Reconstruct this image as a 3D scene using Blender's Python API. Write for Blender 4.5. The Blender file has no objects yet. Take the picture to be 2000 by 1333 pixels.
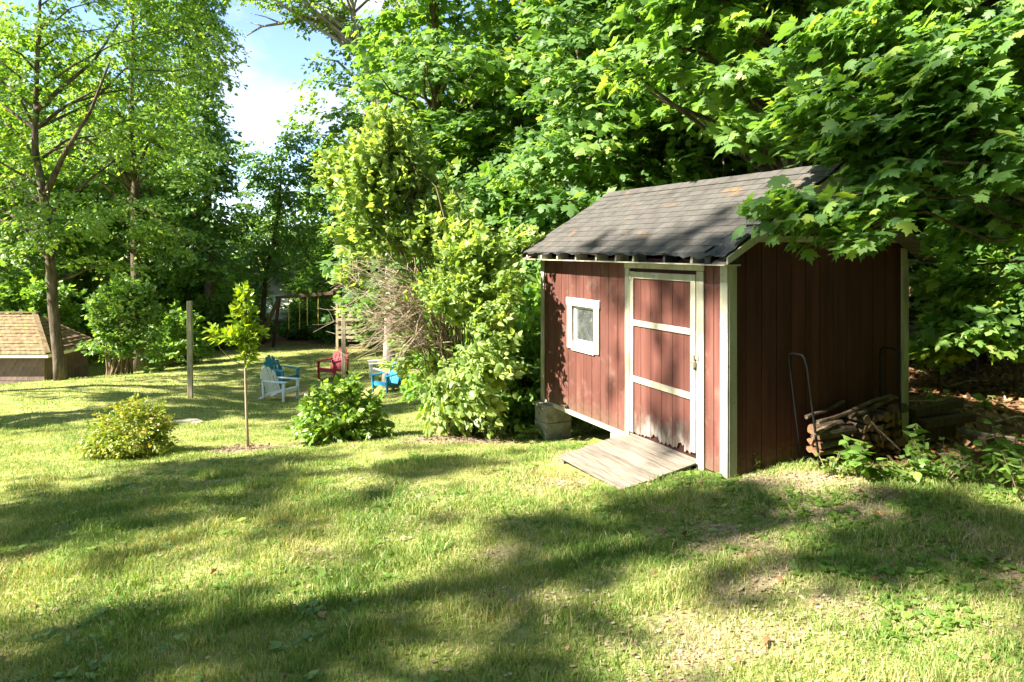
import bpy, math, random
import numpy as np
from mathutils import Vector, Matrix

random.seed(11)
RNG = np.random.default_rng(11)
C = bpy.context.scene.collection
SC = bpy.context.scene
R = math.radians

# ------------------------------------------------------------------ camera, sky, sun, exposure
CAM_H, FPX, HORIZON = 2.235, 1400.0, 486.0
cam = bpy.data.cameras.new('camera'); cam_o = bpy.data.objects.new('camera', cam); C.objects.link(cam_o)
cam.sensor_width = 36.0; cam.lens = FPX / 2000 * 36.0
cam.shift_y = -(666.5 - HORIZON) / 2000
cam.clip_start = 0.05; cam.clip_end = 2000
cam_o.location = (0, 0, CAM_H); cam_o.rotation_euler = (R(90), 0, 0)
SC.camera = cam_o

SUN_EL = 41.0
SUN_DIR = Vector((-0.925, -0.38, 0)).normalized()                 # towards the sun, in plan
TO_SUN = Vector((SUN_DIR.x * math.cos(R(SUN_EL)), SUN_DIR.y * math.cos(R(SUN_EL)), math.sin(R(SUN_EL))))
LIGHT = -TO_SUN
world = bpy.data.worlds.new('World'); SC.world = world; world.use_nodes = True
wn, wl = world.node_tree.nodes, world.node_tree.links
wn.clear()
w_out = wn.new('ShaderNodeOutputWorld'); w_bg = wn.new('ShaderNodeBackground'); w_sky = wn.new('ShaderNodeTexSky')
w_sky.sky_type = 'NISHITA'; w_sky.sun_disc = False
w_sky.sun_elevation = R(SUN_EL); w_sky.sun_rotation = math.atan2(SUN_DIR.x, SUN_DIR.y)
w_sky.air_density = 0.65; w_sky.dust_density = 0.2; w_sky.ozone_density = 1.0; w_sky.altitude = 200
w_bg.inputs['Strength'].default_value = 0.088
w_tc = wn.new('ShaderNodeTexCoord'); w_mp = wn.new('ShaderNodeMapping'); w_mp.inputs['Scale'].default_value = (1, 1, 2.2)
w_mp.inputs['Location'].default_value = (2.81, 4.72, 0.42)
w_no = wn.new('ShaderNodeTexNoise'); w_no.inputs['Scale'].default_value = 3.2; w_no.inputs['Detail'].default_value = 7; w_no.inputs['Roughness'].default_value = 0.52
w_rp = wn.new('ShaderNodeValToRGB'); w_rp.color_ramp.elements[0].position = 0.50; w_rp.color_ramp.elements[1].position = 0.66
w_mx = wn.new('ShaderNodeMix'); w_mx.data_type = 'RGBA'; w_mx.inputs['B'].default_value = (3.0, 3.03, 3.1, 1)
wl.new(w_tc.outputs['Generated'], w_mp.inputs['Vector']); wl.new(w_mp.outputs['Vector'], w_no.inputs['Vector'])
wl.new(w_no.outputs['Fac'], w_rp.inputs['Fac']); wl.new(w_rp.outputs['Color'], w_mx.inputs['Factor'])
wl.new(w_sky.outputs['Color'], w_mx.inputs['A']); wl.new(w_mx.outputs['Result'], w_bg.inputs['Color'])
wl.new(w_bg.outputs['Background'], w_out.inputs['Surface'])

sun = bpy.data.lights.new('sun', 'SUN'); sun_o = bpy.data.objects.new('sun', sun); C.objects.link(sun_o)
sun.energy = 5.0; sun.angle = R(0.9); sun.color = (1.0, 0.93, 0.80)
sun_o.rotation_euler = TO_SUN.to_track_quat('Z', 'Y').to_euler(); sun_o.location = (-20, -5, 30)

SC.view_settings.view_transform = 'Standard'; SC.view_settings.look = 'None'
SC.view_settings.exposure = 2.35; SC.view_settings.gamma = 1.0; SC.view_settings.use_curve_mapping = False
SC.render.engine = 'CYCLES'
cy = SC.cycles
cy.max_bounces = 7; cy.diffuse_bounces = 4; cy.glossy_bounces = 2; cy.transmission_bounces = 5; cy.transparent_max_bounces = 8
cy.caustics_reflective = False; cy.caustics_refractive = False; cy.sample_clamp_indirect = 6.0
cy.use_denoising = True; cy.use_adaptive_sampling = True; cy.adaptive_threshold = 0.02

# ------------------------------------------------------------------ materials
def _mat(name):
    m = bpy.data.materials.new(name); m.use_nodes = True
    n, l = m.node_tree.nodes, m.node_tree.links; n.clear()
    o = n.new('ShaderNodeOutputMaterial'); b = n.new('ShaderNodeBsdfPrincipled')
    l.new(b.outputs[0], o.inputs[0])
    return m, n, l, o, b

def _ramp(n, stops):
    r = n.new('ShaderNodeValToRGB'); e = r.color_ramp.elements
    while len(e) < len(stops): e.new(0.5)
    for k, (p, c) in enumerate(stops): e[k].position = p; e[k].color = (*c, 1)
    return r

def _noise(n, l, scale, detail=4, rough=0.55, vec=None, coord='Object', stretch=None, loc=None):
    t = n.new('ShaderNodeTexNoise'); t.inputs['Scale'].default_value = scale
    t.inputs['Detail'].default_value = detail; t.inputs['Roughness'].default_value = rough
    if vec is None:
        c = n.new('ShaderNodeTexCoord'); vec = c.outputs[coord]
    if stretch or loc:
        mp = n.new('ShaderNodeMapping'); l.new(vec, mp.inputs['Vector']); vec = mp.outputs['Vector']
        if stretch: mp.inputs['Scale'].default_value = stretch
        if loc: mp.inputs['Location'].default_value = loc
    l.new(vec, t.inputs['Vector'])
    return t

def surf(name, cols, scale=6, rough=0.8, bump=0.3, bscale=None, stretch=None, spec=0.3, spots=None, vary=0.12, metal=0.0):
    """generic weathered surface: noise between colours, per-object shift, fine bump"""
    m, n, l, o, b = _mat(name)
    t = _noise(n, l, scale, 6, 0.6, stretch=stretch)
    k = len(cols) - 1
    rp = _ramp(n, [(0.3 + 0.4 * i / max(k, 1), c) for i, c in enumerate(cols)])
    l.new(t.outputs['Fac'], rp.inputs['Fac'])
    col = rp.outputs['Color']
    if spots:
        t2 = _noise(n, l, spots[1], 5, 0.65, loc=(3.1, 1.7, 0.4))
        r2 = _ramp(n, [(spots[2], (0, 0, 0)), (spots[3], (1, 1, 1))]); l.new(t2.outputs['Fac'], r2.inputs['Fac'])
        mx = n.new('ShaderNodeMix'); mx.data_type = 'RGBA'; l.new(r2.outputs['Color'], mx.inputs['Factor'])
        l.new(col, mx.inputs['A']); mx.inputs['B'].default_value = (*spots[0], 1); col = mx.outputs['Result']
    oi = n.new('ShaderNodeObjectInfo'); mr = n.new('ShaderNodeMapRange')
    mr.inputs['To Min'].default_value = 1 - vary; mr.inputs['To Max'].default_value = 1 + vary
    l.new(oi.outputs['Random'], mr.inputs['Value'])
    hv = n.new('ShaderNodeHueSaturation'); l.new(mr.outputs['Result'], hv.inputs['Value']); l.new(col, hv.inputs['Color'])
    l.new(hv.outputs['Color'], b.inputs['Base Color'])
    b.inputs['Roughness'].default_value = rough; b.inputs['Specular IOR Level'].default_value = spec; b.inputs['Metallic'].default_value = metal
    if bump:
        tb = _noise(n, l, bscale or scale * 6, 5, 0.6, stretch=stretch)
        bp = n.new('ShaderNodeBump'); bp.inputs['Strength'].default_value = bump; bp.inputs['Distance'].default_value = 0.01
        l.new(tb.outputs['Fac'], bp.inputs['Height']); l.new(bp.outputs['Normal'], b.inputs['Normal'])
    return m

def leaf_mat(name, stops, trans, tmix=0.45, rough=0.42, spec=0.45):
    m, n, l, o, b = _mat(name)
    a = n.new('ShaderNodeAttribute'); a.attribute_name = 'v'
    rp = _ramp(n, stops); l.new(a.outputs['Fac'], rp.inputs['Fac'])
    l.new(rp.outputs['Color'], b.inputs['Base Color'])
    b.inputs['Roughness'].default_value = rough; b.inputs['Specular IOR Level'].default_value = spec
    t = n.new('ShaderNodeBsdfTranslucent')
    hv = n.new('ShaderNodeMix'); hv.data_type = 'RGBA'; hv.blend_type = 'MULTIPLY'; hv.inputs['Factor'].default_value = 1
    l.new(rp.outputs['Color'], hv.inputs['A']); hv.inputs['B'].default_value = (*trans, 1)
    l.new(hv.outputs['Result'], t.inputs['Color'])
    mx = n.new('ShaderNodeMixShader'); mx.inputs['Fac'].default_value = tmix
    l.new(b.outputs[0], mx.inputs[1]); l.new(t.outputs[0], mx.inputs[2]); l.new(mx.outputs[0], o.inputs[0])
    return m

M = {}
M['maple'] = leaf_mat('maple_leaf', [(0, (0.06, 0.13, 0.035)), (0.5, (0.105, 0.205, 0.05)), (0.85, (0.17, 0.28, 0.06)), (1, (0.27, 0.36, 0.07))], (2.1, 2.0, 0.7), 0.47, 0.52, 0.38)
M['maple_bright'] = leaf_mat('bright_maple_leaf', [(0, (0.085, 0.175, 0.04)), (0.6, (0.15, 0.26, 0.055)), (1, (0.26, 0.36, 0.075))], (1.85, 1.85, 0.65), 0.48, 0.5, 0.4)
M['airy'] = leaf_mat('airy_leaf', [(0, (0.075, 0.155, 0.035)), (0.6, (0.14, 0.245, 0.05)), (1, (0.26, 0.355, 0.07))], (2.0, 1.9, 0.55), 0.5, 0.45, 0.45)
M['dark_leaf'] = leaf_mat('dark_leaf', [(0, (0.018, 0.055, 0.014)), (0.7, (0.035, 0.095, 0.02)), (1, (0.06, 0.13, 0.026))], (1.8, 1.9, 0.6), 0.35)
M['lilac'] = leaf_mat('lilac_leaf', [(0, (0.15, 0.24, 0.07)), (0.6, (0.25, 0.35, 0.11)), (1, (0.39, 0.47, 0.17))], (1.8, 1.7, 0.6), 0.42, 0.46, 0.45)
M['hydrangea'] = leaf_mat('broad_shrub_leaf', [(0, (0.09, 0.17, 0.035)), (0.6, (0.17, 0.28, 0.055)), (1, (0.28, 0.38, 0.08))], (1.9, 1.8, 0.5), 0.4, 0.4, 0.5)
M['spirea'] = leaf_mat('spirea_leaf', [(0, (0.11, 0.18, 0.025)), (0.6, (0.25, 0.32, 0.045)), (0.85, (0.38, 0.39, 0.08)), (1, (0.46, 0.3, 0.11))], (1.7, 1.6, 0.5), 0.4, 0.38, 0.5)
M['pale_shrub'] = leaf_mat('pale_shrub_leaf', [(0, (0.08, 0.17, 0.04)), (0.6, (0.17, 0.28, 0.07)), (1, (0.3, 0.4, 0.12))], (1.8, 1.8, 0.6), 0.4, 0.38, 0.5)
M['sapling'] = leaf_mat('sapling_leaf', [(0, (0.11, 0.20, 0.016)), (0.6, (0.20, 0.30, 0.02)), (1, (0.30, 0.36, 0.03))], (1.9, 1.7, 0.4), 0.5)
M['grass'] = leaf_mat('grass_blade', [(0, (0.08, 0.165, 0.035)), (0.4, (0.165, 0.275, 0.06)), (0.66, (0.285, 0.36, 0.10)), (0.86, (0.46, 0.42, 0.20)), (1, (0.55, 0.47, 0.30))], (1.4, 1.3, 0.6), 0.35, 0.6, 0.2)
M['litter'] = leaf_mat('dry_leaf', [(0, (0.10, 0.05, 0.025)), (0.5, (0.24, 0.13, 0.06)), (1, (0.46, 0.31, 0.17))], (1.0, 0.9, 0.7), 0.15, 0.7, 0.2)
M['straw'] = leaf_mat('dry_straw', [(0, (0.17, 0.12, 0.07)), (0.5, (0.34, 0.27, 0.165)), (1, (0.52, 0.44, 0.30))], (1.0, 0.95, 0.8), 0.15, 0.8, 0.2)
M['chips'] = leaf_mat('mulch_chip', [(0, (0.08, 0.05, 0.037)), (0.5, (0.17, 0.115, 0.085)), (1, (0.29, 0.21, 0.16))], (1.0, 0.9, 0.8), 0.1, 0.8, 0.2)
M['bark'] = surf('bark', [(0.035, 0.026, 0.018), (0.10, 0.078, 0.055), (0.19, 0.15, 0.11)], 9, 0.9, 0.9, 26, (1, 1, 0.22), 0.15)
M['bark_pale'] = surf('pale_bark', [(0.10, 0.085, 0.065), (0.24, 0.20, 0.16), (0.36, 0.31, 0.25)], 8, 0.9, 0.8, 22, (1, 1, 0.25), 0.15)
M['twig'] = surf('dead_twig', [(0.24, 0.18, 0.12), (0.42, 0.34, 0.25)], 12, 0.85, 0.2, 30, None, 0.15)
M['stem'] = surf('shrub_stem', [(0.12, 0.085, 0.05), (0.27, 0.20, 0.13)], 12, 0.85, 0.4, 30, (1, 1, 0.3), 0.15)
M['red'] = surf('red_stain_shaded', [(0.046, 0.0155, 0.0125), (0.070, 0.0235, 0.019), (0.094, 0.034, 0.028)], 7, 0.8, 0.35, 60, (1, 1, 0.10), 0.2, vary=0.12)  # end-wall boards: darker copy of the red, shade put into the colour
M['red_sunlit'] = surf('red_stain_sunlit', [(0.078, 0.028, 0.0205), (0.114, 0.042, 0.031), (0.150, 0.062, 0.047)], 7, 0.78, 0.35, 60, (1, 1, 0.10), 0.25, ((0.17, 0.10, 0.078), 3.5, 0.55, 0.78), vary=0.16)  # front boards: lighter copy of the red, sunlight put into the colour; faded spots
def mud_splash(m):
    """dried mud spattered along the foot of the boards"""
    n, l = m.node_tree.nodes, m.node_tree.links; b = next(q for q in n if q.type == 'BSDF_PRINCIPLED')
    src = b.inputs['Base Color'].links[0].from_socket; tc = n.new('ShaderNodeTexCoord'); sx = n.new('ShaderNodeSeparateXYZ'); l.new(tc.outputs['Object'], sx.inputs[0])
    t = _noise(n, l, 16, 6, 0.75); ma = n.new('ShaderNodeMath'); ma.operation = 'MULTIPLY_ADD'; ma.inputs[1].default_value = 0.55; l.new(t.outputs['Fac'], ma.inputs[0])
    ng = n.new('ShaderNodeMath'); ng.operation = 'MULTIPLY'; ng.inputs[1].default_value = -0.75; l.new(sx.outputs['Z'], ng.inputs[0]); l.new(ng.outputs[0], ma.inputs[2])
    r = _ramp(n, [(0.10, (0, 0, 0)), (0.30, (0.75, 0.75, 0.75))]); l.new(ma.outputs[0], r.inputs['Fac'])
    mx = n.new('ShaderNodeMix'); mx.data_type = 'RGBA'; l.new(r.outputs['Color'], mx.inputs['Factor']); l.new(src, mx.inputs['A']); mx.inputs['B'].default_value = (0.13, 0.085, 0.055, 1)
    l.new(mx.outputs['Result'], b.inputs['Base Color'])
mud_splash(M['red']); mud_splash(M['red_sunlit'])
M['red_dark'] = surf('siding_backing', [(0.03, 0.010, 0.008), (0.05, 0.016, 0.012)], 8, 0.9, 0)
M['trim'] = surf('cream_trim_paint', [(0.24, 0.22, 0.15), (0.36, 0.34, 0.245), (0.43, 0.41, 0.315)], 9, 0.65, 0.25, 50, (1, 1, 0.2), 0.3, ((0.20, 0.17, 0.12), 11, 0.60, 0.72), 0.07)
M['white_trim'] = surf('white_window_paint', [(0.56, 0.55, 0.47), (0.66, 0.65, 0.58)], 6, 0.55, 0.2, 40, None, 0.3, ((0.42, 0.38, 0.29), 14, 0.68, 0.74), 0.04)
M['bare_wood'] = surf('weathered_wood', [(0.095, 0.078, 0.06), (0.18, 0.155, 0.125), (0.26, 0.225, 0.18)], 5, 0.85, 0.5, 40, (8, 0.6, 8), 0.15, vary=0.16)
M['post_wood'] = surf('grey_post_wood', [(0.18, 0.15, 0.09), (0.34, 0.29, 0.19), (0.44, 0.38, 0.27)], 6, 0.85, 0.4, 40, (6, 6, 0.6), 0.15, vary=0.1)
M['dark_wood'] = surf('dark_play_wood', [(0.045, 0.032, 0.02), (0.10, 0.07, 0.045)], 6, 0.85, 0.4, 40, (6, 6, 0.6), 0.15)
M['rotten'] = surf('rotten_wood', [(0.20, 0.15, 0.11), (0.42, 0.37, 0.31), (0.52, 0.47, 0.41)], 13, 0.9, 0.7, 50, (1, 1, 0.3), 0.1)
M['shingle'] = surf('asphalt_shingle', [(0.056, 0.051, 0.047), (0.080, 0.074, 0.068), (0.102, 0.095, 0.086)], 5, 0.95, 0.6, 260, None, 0.15, ((0.25, 0.13, 0.045), 2.4, 0.59, 0.74), 0.05)
M['felt'] = surf('black_roofing_felt', [(0.018, 0.018, 0.02), (0.045, 0.045, 0.048)], 14, 0.75, 0.5, 60, None, 0.3)
M['block'] = surf('concrete_block', [(0.16, 0.145, 0.12), (0.27, 0.25, 0.21), (0.34, 0.32, 0.275)], 14, 0.9, 0.5, 120, None, 0.15, ((0.10, 0.12, 0.05), 6, 0.6, 0.72))
M['black_metal'] = surf('black_tube', [(0.006, 0.006, 0.006), (0.012, 0.011, 0.010)], 20, 0.6, 0.1, 90, None, 0.2)
M['steel'] = surf('dull_steel', [(0.30, 0.28, 0.25), (0.45, 0.43, 0.40)], 20, 0.4, 0.1, 90, None, 0.5, metal=0.7)
M['iron'] = surf('rusty_iron', [(0.07, 0.05, 0.035), (0.16, 0.11, 0.07)], 20, 0.7, 0.3, 90)
M['log_bark'] = surf('log_bark', [(0.035, 0.025, 0.017), (0.10, 0.072, 0.05), (0.20, 0.16, 0.115)], 14, 0.9, 0.9, 50, (0.4, 1, 1), 0.12, vary=0.3)
M['log_split'] = surf('split_wood', [(0.075, 0.042, 0.022), (0.14, 0.08, 0.042), (0.21, 0.13, 0.07)], 8, 0.85, 0.5, 50, (0.25, 1, 1), 0.12, vary=0.35)
M['white_plastic'] = surf('white_plastic', [(0.62, 0.62, 0.60), (0.72, 0.72, 0.70)], 4, 0.6, 0.0, None, None, 0.3, vary=0.02)
M['teal_plastic'] = surf('teal_plastic', [(0.015, 0.15, 0.21), (0.025, 0.20, 0.27)], 4, 0.6, 0.0, None, None, 0.3, vary=0.02)
M['blue_plastic'] = surf('blue_plastic', [(0.012, 0.19, 0.36), (0.02, 0.24, 0.42)], 4, 0.6, 0.0, None, None, 0.3, vary=0.02)
M['red_plastic'] = surf('red_plastic', [(0.25, 0.012, 0.025), (0.32, 0.02, 0.035)], 4, 0.6, 0.0, None, None, 0.3, vary=0.02)
M['moss_roof'] = surf('mossy_shakes', [(0.10, 0.07, 0.045), (0.19, 0.135, 0.08), (0.27, 0.20, 0.115)], 6, 0.95, 0.9, 40, None, 0.1, ((0.16, 0.16, 0.06), 2.5, 0.52, 0.68), vary=0.05)
M['brown_shake'] = surf('brown_shakes', [(0.16, 0.105, 0.07), (0.28, 0.19, 0.125)], 5, 0.95, 0.5, 40, None, 0.1)
M['wall_shake'] = surf('grey_wall_shakes', [(0.14, 0.095, 0.085), (0.21, 0.15, 0.135)], 5, 0.9, 0.4, 40, (4, 4, 0.5), 0.1, vary=0.15)
M['house_white'] = surf('pale_siding', [(0.60, 0.58, 0.52), (0.70, 0.68, 0.62)], 3, 0.7, 0.1, 30)
M['house_grey'] = surf('grey_pink_roofing', [(0.33, 0.28, 0.27), (0.42, 0.37, 0.36)], 3, 0.8, 0.2, 60)
M['stone'] = surf('flat_stone', [(0.22, 0.17, 0.13), (0.36, 0.29, 0.22)], 10, 0.9, 0.6, 50)
M['bark_chip'] = surf('mulch', [(0.12, 0.07, 0.05), (0.26, 0.165, 0.12)], 30, 0.95, 0.5, 90)
M['rope'] = surf('yellow_rope', [(0.35, 0.28, 0.07), (0.45, 0.37, 0.10)], 20, 0.8, 0)

def glass_mat():
    m, n, l, o, b = _mat('pale_sheen_pane')
    b.inputs['Base Color'].default_value = (0.34, 0.36, 0.36, 1); b.inputs['Roughness'].default_value = 0.5  # pale cloudy diffuse stands in for sky reflected in the pane
    g = n.new('ShaderNodeBsdfGlossy'); g.inputs['Roughness'].default_value = 0.02; g.inputs['Color'].default_value = (0.9, 0.93, 0.95, 1)
    d = n.new('ShaderNodeBsdfTransparent')
    t = _noise(n, l, 7, 5, 0.6)
    r1 = _ramp(n, [(0.35, (0.25, 0.25, 0.25)), (0.75, (0.7, 0.7, 0.7))]); l.new(t.outputs['Fac'], r1.inputs['Fac'])
    m1 = n.new('ShaderNodeMixShader'); l.new(r1.outputs['Color'], m1.inputs['Fac']); l.new(d.outputs[0], m1.inputs[1]); l.new(b.outputs[0], m1.inputs[2])
    m2 = n.new('ShaderNodeMixShader'); m2.inputs['Fac'].default_value = 0.6
    l.new(m1.outputs[0], m2.inputs[1]); l.new(g.outputs[0], m2.inputs[2]); l.new(m2.outputs[0], o.inputs[0])
    return m
M['glass'] = glass_mat()

def door_board_mat():
    """red stain above, worn down to grey wood along the ragged bottom edge"""
    m, n, l, o, b = _mat('worn_door_board')
    tc = n.new('ShaderNodeTexCoord')
    t = _noise(n, l, 7, 6, 0.6, stretch=(1, 1, 0.1))
    rp = _ramp(n, [(0.3, (0.078, 0.028, 0.0205)), (0.5, (0.114, 0.042, 0.031)), (0.7, (0.150, 0.062, 0.047))]); l.new(t.outputs['Fac'], rp.inputs['Fac'])  # red stain in the front boards' sunlit tone, light put into the colour
    t2 = _noise(n, l, 9, 6, 0.65, stretch=(1, 1, 0.35))
    r2 = _ramp(n, [(0.32, (0.06, 0.038, 0.028)), (0.5, (0.16, 0.125, 0.10)), (0.66, (0.31, 0.275, 0.24))]); l.new(t2.outputs['Fac'], r2.inputs['Fac'])
    sx = n.new('ShaderNodeSeparateXYZ'); l.new(tc.outputs['Object'], sx.inputs[0])
    t3 = _noise(n, l, 5, 8, 0.75, stretch=(1, 1, 0.8))
    ma = n.new('ShaderNodeMath'); ma.operation = 'MULTIPLY_ADD'; ma.inputs[1].default_value = 0.75; l.new(t3.outputs['Fac'], ma.inputs[0])
    ng = n.new('ShaderNodeMath'); ng.operation = 'MULTIPLY'; ng.inputs[1].default_value = -1.0; l.new(sx.outputs['Z'], ng.inputs[0]); l.new(ng.outputs[0], ma.inputs[2])
    r3 = _ramp(n, [(0.0, (0, 0, 0)), (0.22, (1, 1, 1))]); l.new(ma.outputs[0], r3.inputs['Fac'])
    mx = n.new('ShaderNodeMix'); mx.data_type = 'RGBA'; l.new(r3.outputs['Color'], mx.inputs['Factor']); l.new(rp.outputs['Color'], mx.inputs['A']); l.new(r2.outputs['Color'], mx.inputs['B'])
    l.new(mx.outputs['Result'], b.inputs['Base Color']); b.inputs['Roughness'].default_value = 0.8; b.inputs['Specular IOR Level'].default_value = 0.2
    bp = n.new('ShaderNodeBump'); bp.inputs['Strength'].default_value = 0.6; bp.inputs['Distance'].default_value = 0.01
    l.new(t2.outputs['Fac'], bp.inputs['Height']); l.new(bp.outputs['Normal'], b.inputs['Normal'])
    return m
M['door_board'] = door_board_mat()

def ground_mat():
    m, n, l, o, b = _mat('lawn_soil')
    tc = n.new('ShaderNodeTexCoord')
    big = _noise(n, l, 0.5, 5, 0.6, vec=tc.outputs['Object'])
    mid = _noise(n, l, 4.0, 6, 0.7, vec=tc.outputs['Object'])
    fine = _noise(n, l, 40, 5, 0.7, vec=tc.outputs['Object'])
    grs = _ramp(n, [(0.3, (0.12, 0.14, 0.035)), (0.5, (0.23, 0.25, 0.07)), (0.68, (0.38, 0.34, 0.15))]); l.new(mid.outputs['Fac'], grs.inputs['Fac'])
    soil = _ramp(n, [(0.3, (0.13, 0.09, 0.055)), (0.5, (0.33, 0.26, 0.165)), (0.7, (0.48, 0.40, 0.27))]); l.new(fine.outputs['Fac'], soil.inputs['Fac'])
    at = n.new('ShaderNodeAttribute'); at.attribute_name = 'bare'
    ad = n.new('ShaderNodeMath'); ad.operation = 'ADD'; l.new(at.outputs['Fac'], ad.inputs[0]); 
    sb = n.new('ShaderNodeMath'); sb.operation = 'MULTIPLY_ADD'; sb.inputs[1].default_value = 0.8; sb.inputs[2].default_value = -0.4; l.new(mid.outputs['Fac'], sb.inputs[0])
    l.new(sb.outputs[0], ad.inputs[1])
    st = _ramp(n, [(0.25, (0, 0, 0)), (0.6, (1, 1, 1))]); l.new(ad.outputs[0], st.inputs['Fac'])
    mx = n.new('ShaderNodeMix'); mx.data_type = 'RGBA'; l.new(st.outputs['Color'], mx.inputs['Factor']); l.new(grs.outputs['Color'], mx.inputs['A']); l.new(soil.outputs['Color'], mx.inputs['B'])
    wd = n.new('ShaderNodeAttribute'); wd.attribute_name = 'woods'
    lit = _ramp(n, [(0.3, (0.055, 0.03, 0.018)), (0.5, (0.16, 0.09, 0.045)), (0.7, (0.33, 0.20, 0.11))]); l.new(fine.outputs['Fac'], lit.inputs['Fac'])
    m2 = n.new('ShaderNodeMix'); m2.data_type = 'RGBA'; l.new(wd.outputs['Fac'], m2.inputs['Factor']); l.new(mx.outputs['Result'], m2.inputs['A']); l.new(lit.outputs['Color'], m2.inputs['B'])
    l.new(m2.outputs['Result'], b.inputs['Base Color']); b.inputs['Roughness'].default_value = 0.95; b.inputs['Specular IOR Level'].default_value = 0.1
    bp = n.new('ShaderNodeBump'); bp.inputs['Strength'].default_value = 0.8; bp.inputs['Distance'].default_value = 0.03
    l.new(fine.outputs['Fac'], bp.inputs['Height']); l.new(bp.outputs['Normal'], b.inputs['Normal'])
    return m
M['ground'] = ground_mat()

# ------------------------------------------------------------------ helpers
class MB:
    """collects boxes, bars, tubes and prisms into one mesh"""
    def __init__(s): s.v, s.f = [], []
    def add(s, vs, fs):
        k = len(s.v); s.v += [tuple(p) for p in vs]; s.f += [tuple(i + k for i in q) for q in fs]; return s
    def box(s, x0, x1, y0, y1, z0, z1, jit=0.0):
        vs = [(x, y, z) for z in (z0, z1) for y in (y0, y1) for x in (x0, x1)]
        if jit: vs = [tuple(c + random.uniform(-jit, jit) for c in p) for p in vs]
        return s.add(vs, [(0, 2, 3, 1), (4, 5, 7, 6), (0, 1, 5, 4), (2, 6, 7, 3), (0, 4, 6, 2), (1, 3, 7, 5)])
    def beam(s, p0, p1, w, h, up=(0, 0, 1)):
        p0, p1 = Vector(p0), Vector(p1); d = (p1 - p0).normalized(); up = Vector(up)
        r = d.cross(up)
        if r.length < 1e-4: r = d.cross(Vector((1, 0, 0)))
        r.normalize(); u = r.cross(d)
        vs = [p + r * (a * w / 2) + u * (b * h / 2) for p in (p0, p1) for a, b in ((-1, -1), (1, -1), (1, 1), (-1, 1))]
        return s.add(vs, [(0, 1, 2, 3), (7, 6, 5, 4), (0, 4, 5, 1), (1, 5, 6, 2), (2, 6, 7, 3), (3, 7, 4, 0)])
    def prism(s, poly, axis, a, b):
        """poly: 2-D points in the plane normal to axis (x: (y,z), y: (x,z), z: (x,y))"""
        def p3(q, t): return {'x': (t, q[0], q[1]), 'y': (q[0], t, q[1]), 'z': (q[0], q[1], t)}[axis]
        n = len(poly); vs = [p3(q, a) for q in poly] + [p3(q, b) for q in poly]
        return s.add(vs, [tuple(range(n))[::-1], tuple(range(n, 2 * n))] + [(i, (i + 1) % n, n + (i + 1) % n, n + i) for i in range(n)])
    def tube(s, pts, rad, sides=6, cap=True, rough=0.0):
        pts = [Vector(p) for p in pts]; n = len(pts); ring = []
        if not hasattr(rad, '__len__'): rad = [rad] * n
        d0 = (pts[1] - pts[0]).normalized(); r = d0.orthogonal().normalized(); vs = []
        for i, p in enumerate(pts):
            d = (pts[min(i + 1, n - 1)] - pts[max(i - 1, 0)]).normalized()
            r = (r - d * r.dot(d)); r = r.normalized() if r.length > 1e-5 else d.orthogonal().normalized(); q = d.cross(r)
            for k in range(sides):
                a = 2 * math.pi * k / sides; m = rad[i] * (1 + (random.uniform(-rough, rough) if rough else 0))
                vs.append(p + r * (math.cos(a) * m) + q * (math.sin(a) * m))
        fs = [(i * sides + k, i * sides + (k + 1) % sides, (i + 1) * sides + (k + 1) % sides, (i + 1) * sides + k) for i in range(n - 1) for k in range(sides)]
        if cap: fs += [tuple(range(sides))[::-1], tuple(range((n - 1) * sides, n * sides))]
        return s.add(vs, fs)
    def mesh(s, name):
        m = bpy.data.meshes.new(name); m.from_pydata(s.v, [], s.f); m.update(); return m

def obj(name, data, mat=None, parent=None, bevel=0.0, smooth=False):
    if isinstance(data, MB): data = data.mesh(name)
    if mat and not data.materials: data.materials.append(M[mat])
    if smooth: data.shade_smooth()
    o = bpy.data.objects.new(name, data); C.objects.link(o)
    if parent: o.parent = parent
    if bevel:
        b = o.modifiers.new('bevel', 'BEVEL'); b.width = bevel; b.segments = 1; b.limit_method = 'ANGLE'
    return o

def tag(o, label=None, cat=None, group=None, kind=None):
    if label: o['label'] = label
    if cat: o['category'] = cat
    if group: o['group'] = group
    if kind: o['kind'] = kind
    return o

def thing(name, loc, label, cat, rz=0.0, group=None, scale=None):
    o = bpy.data.objects.new(name, None); C.objects.link(o); o.location = loc; o.rotation_euler = (0, 0, rz)
    o.empty_display_size = 0.2
    if scale: o.scale = scale
    return tag(o, label, cat, group)

def copy_thing(root, loc, rz, label, group=None, scale=(1, 1, 1)):
    r = root.copy(); C.objects.link(r); r.location = loc; r.rotation_euler = (0, 0, rz); r.scale = scale
    r['label'] = label
    if group: r['group'] = group
    elif 'group' in r: del r['group']
    for ch in root.children:
        c = ch.copy(); C.objects.link(c); c.parent = r
        for g in ch.children:
            e = g.copy(); C.objects.link(e); e.parent = c
    return r

def np_mesh(name, V, F, v=None):
    """V (n,3); F (m,k) faces of k corners; v one value per face"""
    m = bpy.data.meshes.new(name); V = np.ascontiguousarray(V, np.float32); F = np.ascontiguousarray(F, np.int32)
    m.vertices.add(len(V)); m.vertices.foreach_set('co', V.ravel())
    k = F.shape[1]; m.loops.add(F.size); m.loops.foreach_set('vertex_index', F.ravel())
    m.polygons.add(len(F)); m.polygons.foreach_set('loop_start', np.arange(0, F.size, k, dtype=np.int32))
    m.update(calc_edges=True)
    if v is not None:
        a = m.attributes.new('v', 'FLOAT', 'FACE'); a.data.foreach_set('value', np.ascontiguousarray(v, np.float32))
    return m

def unit(a): return a / np.maximum(np.linalg.norm(a, axis=-1, keepdims=True), 1e-9)

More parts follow.
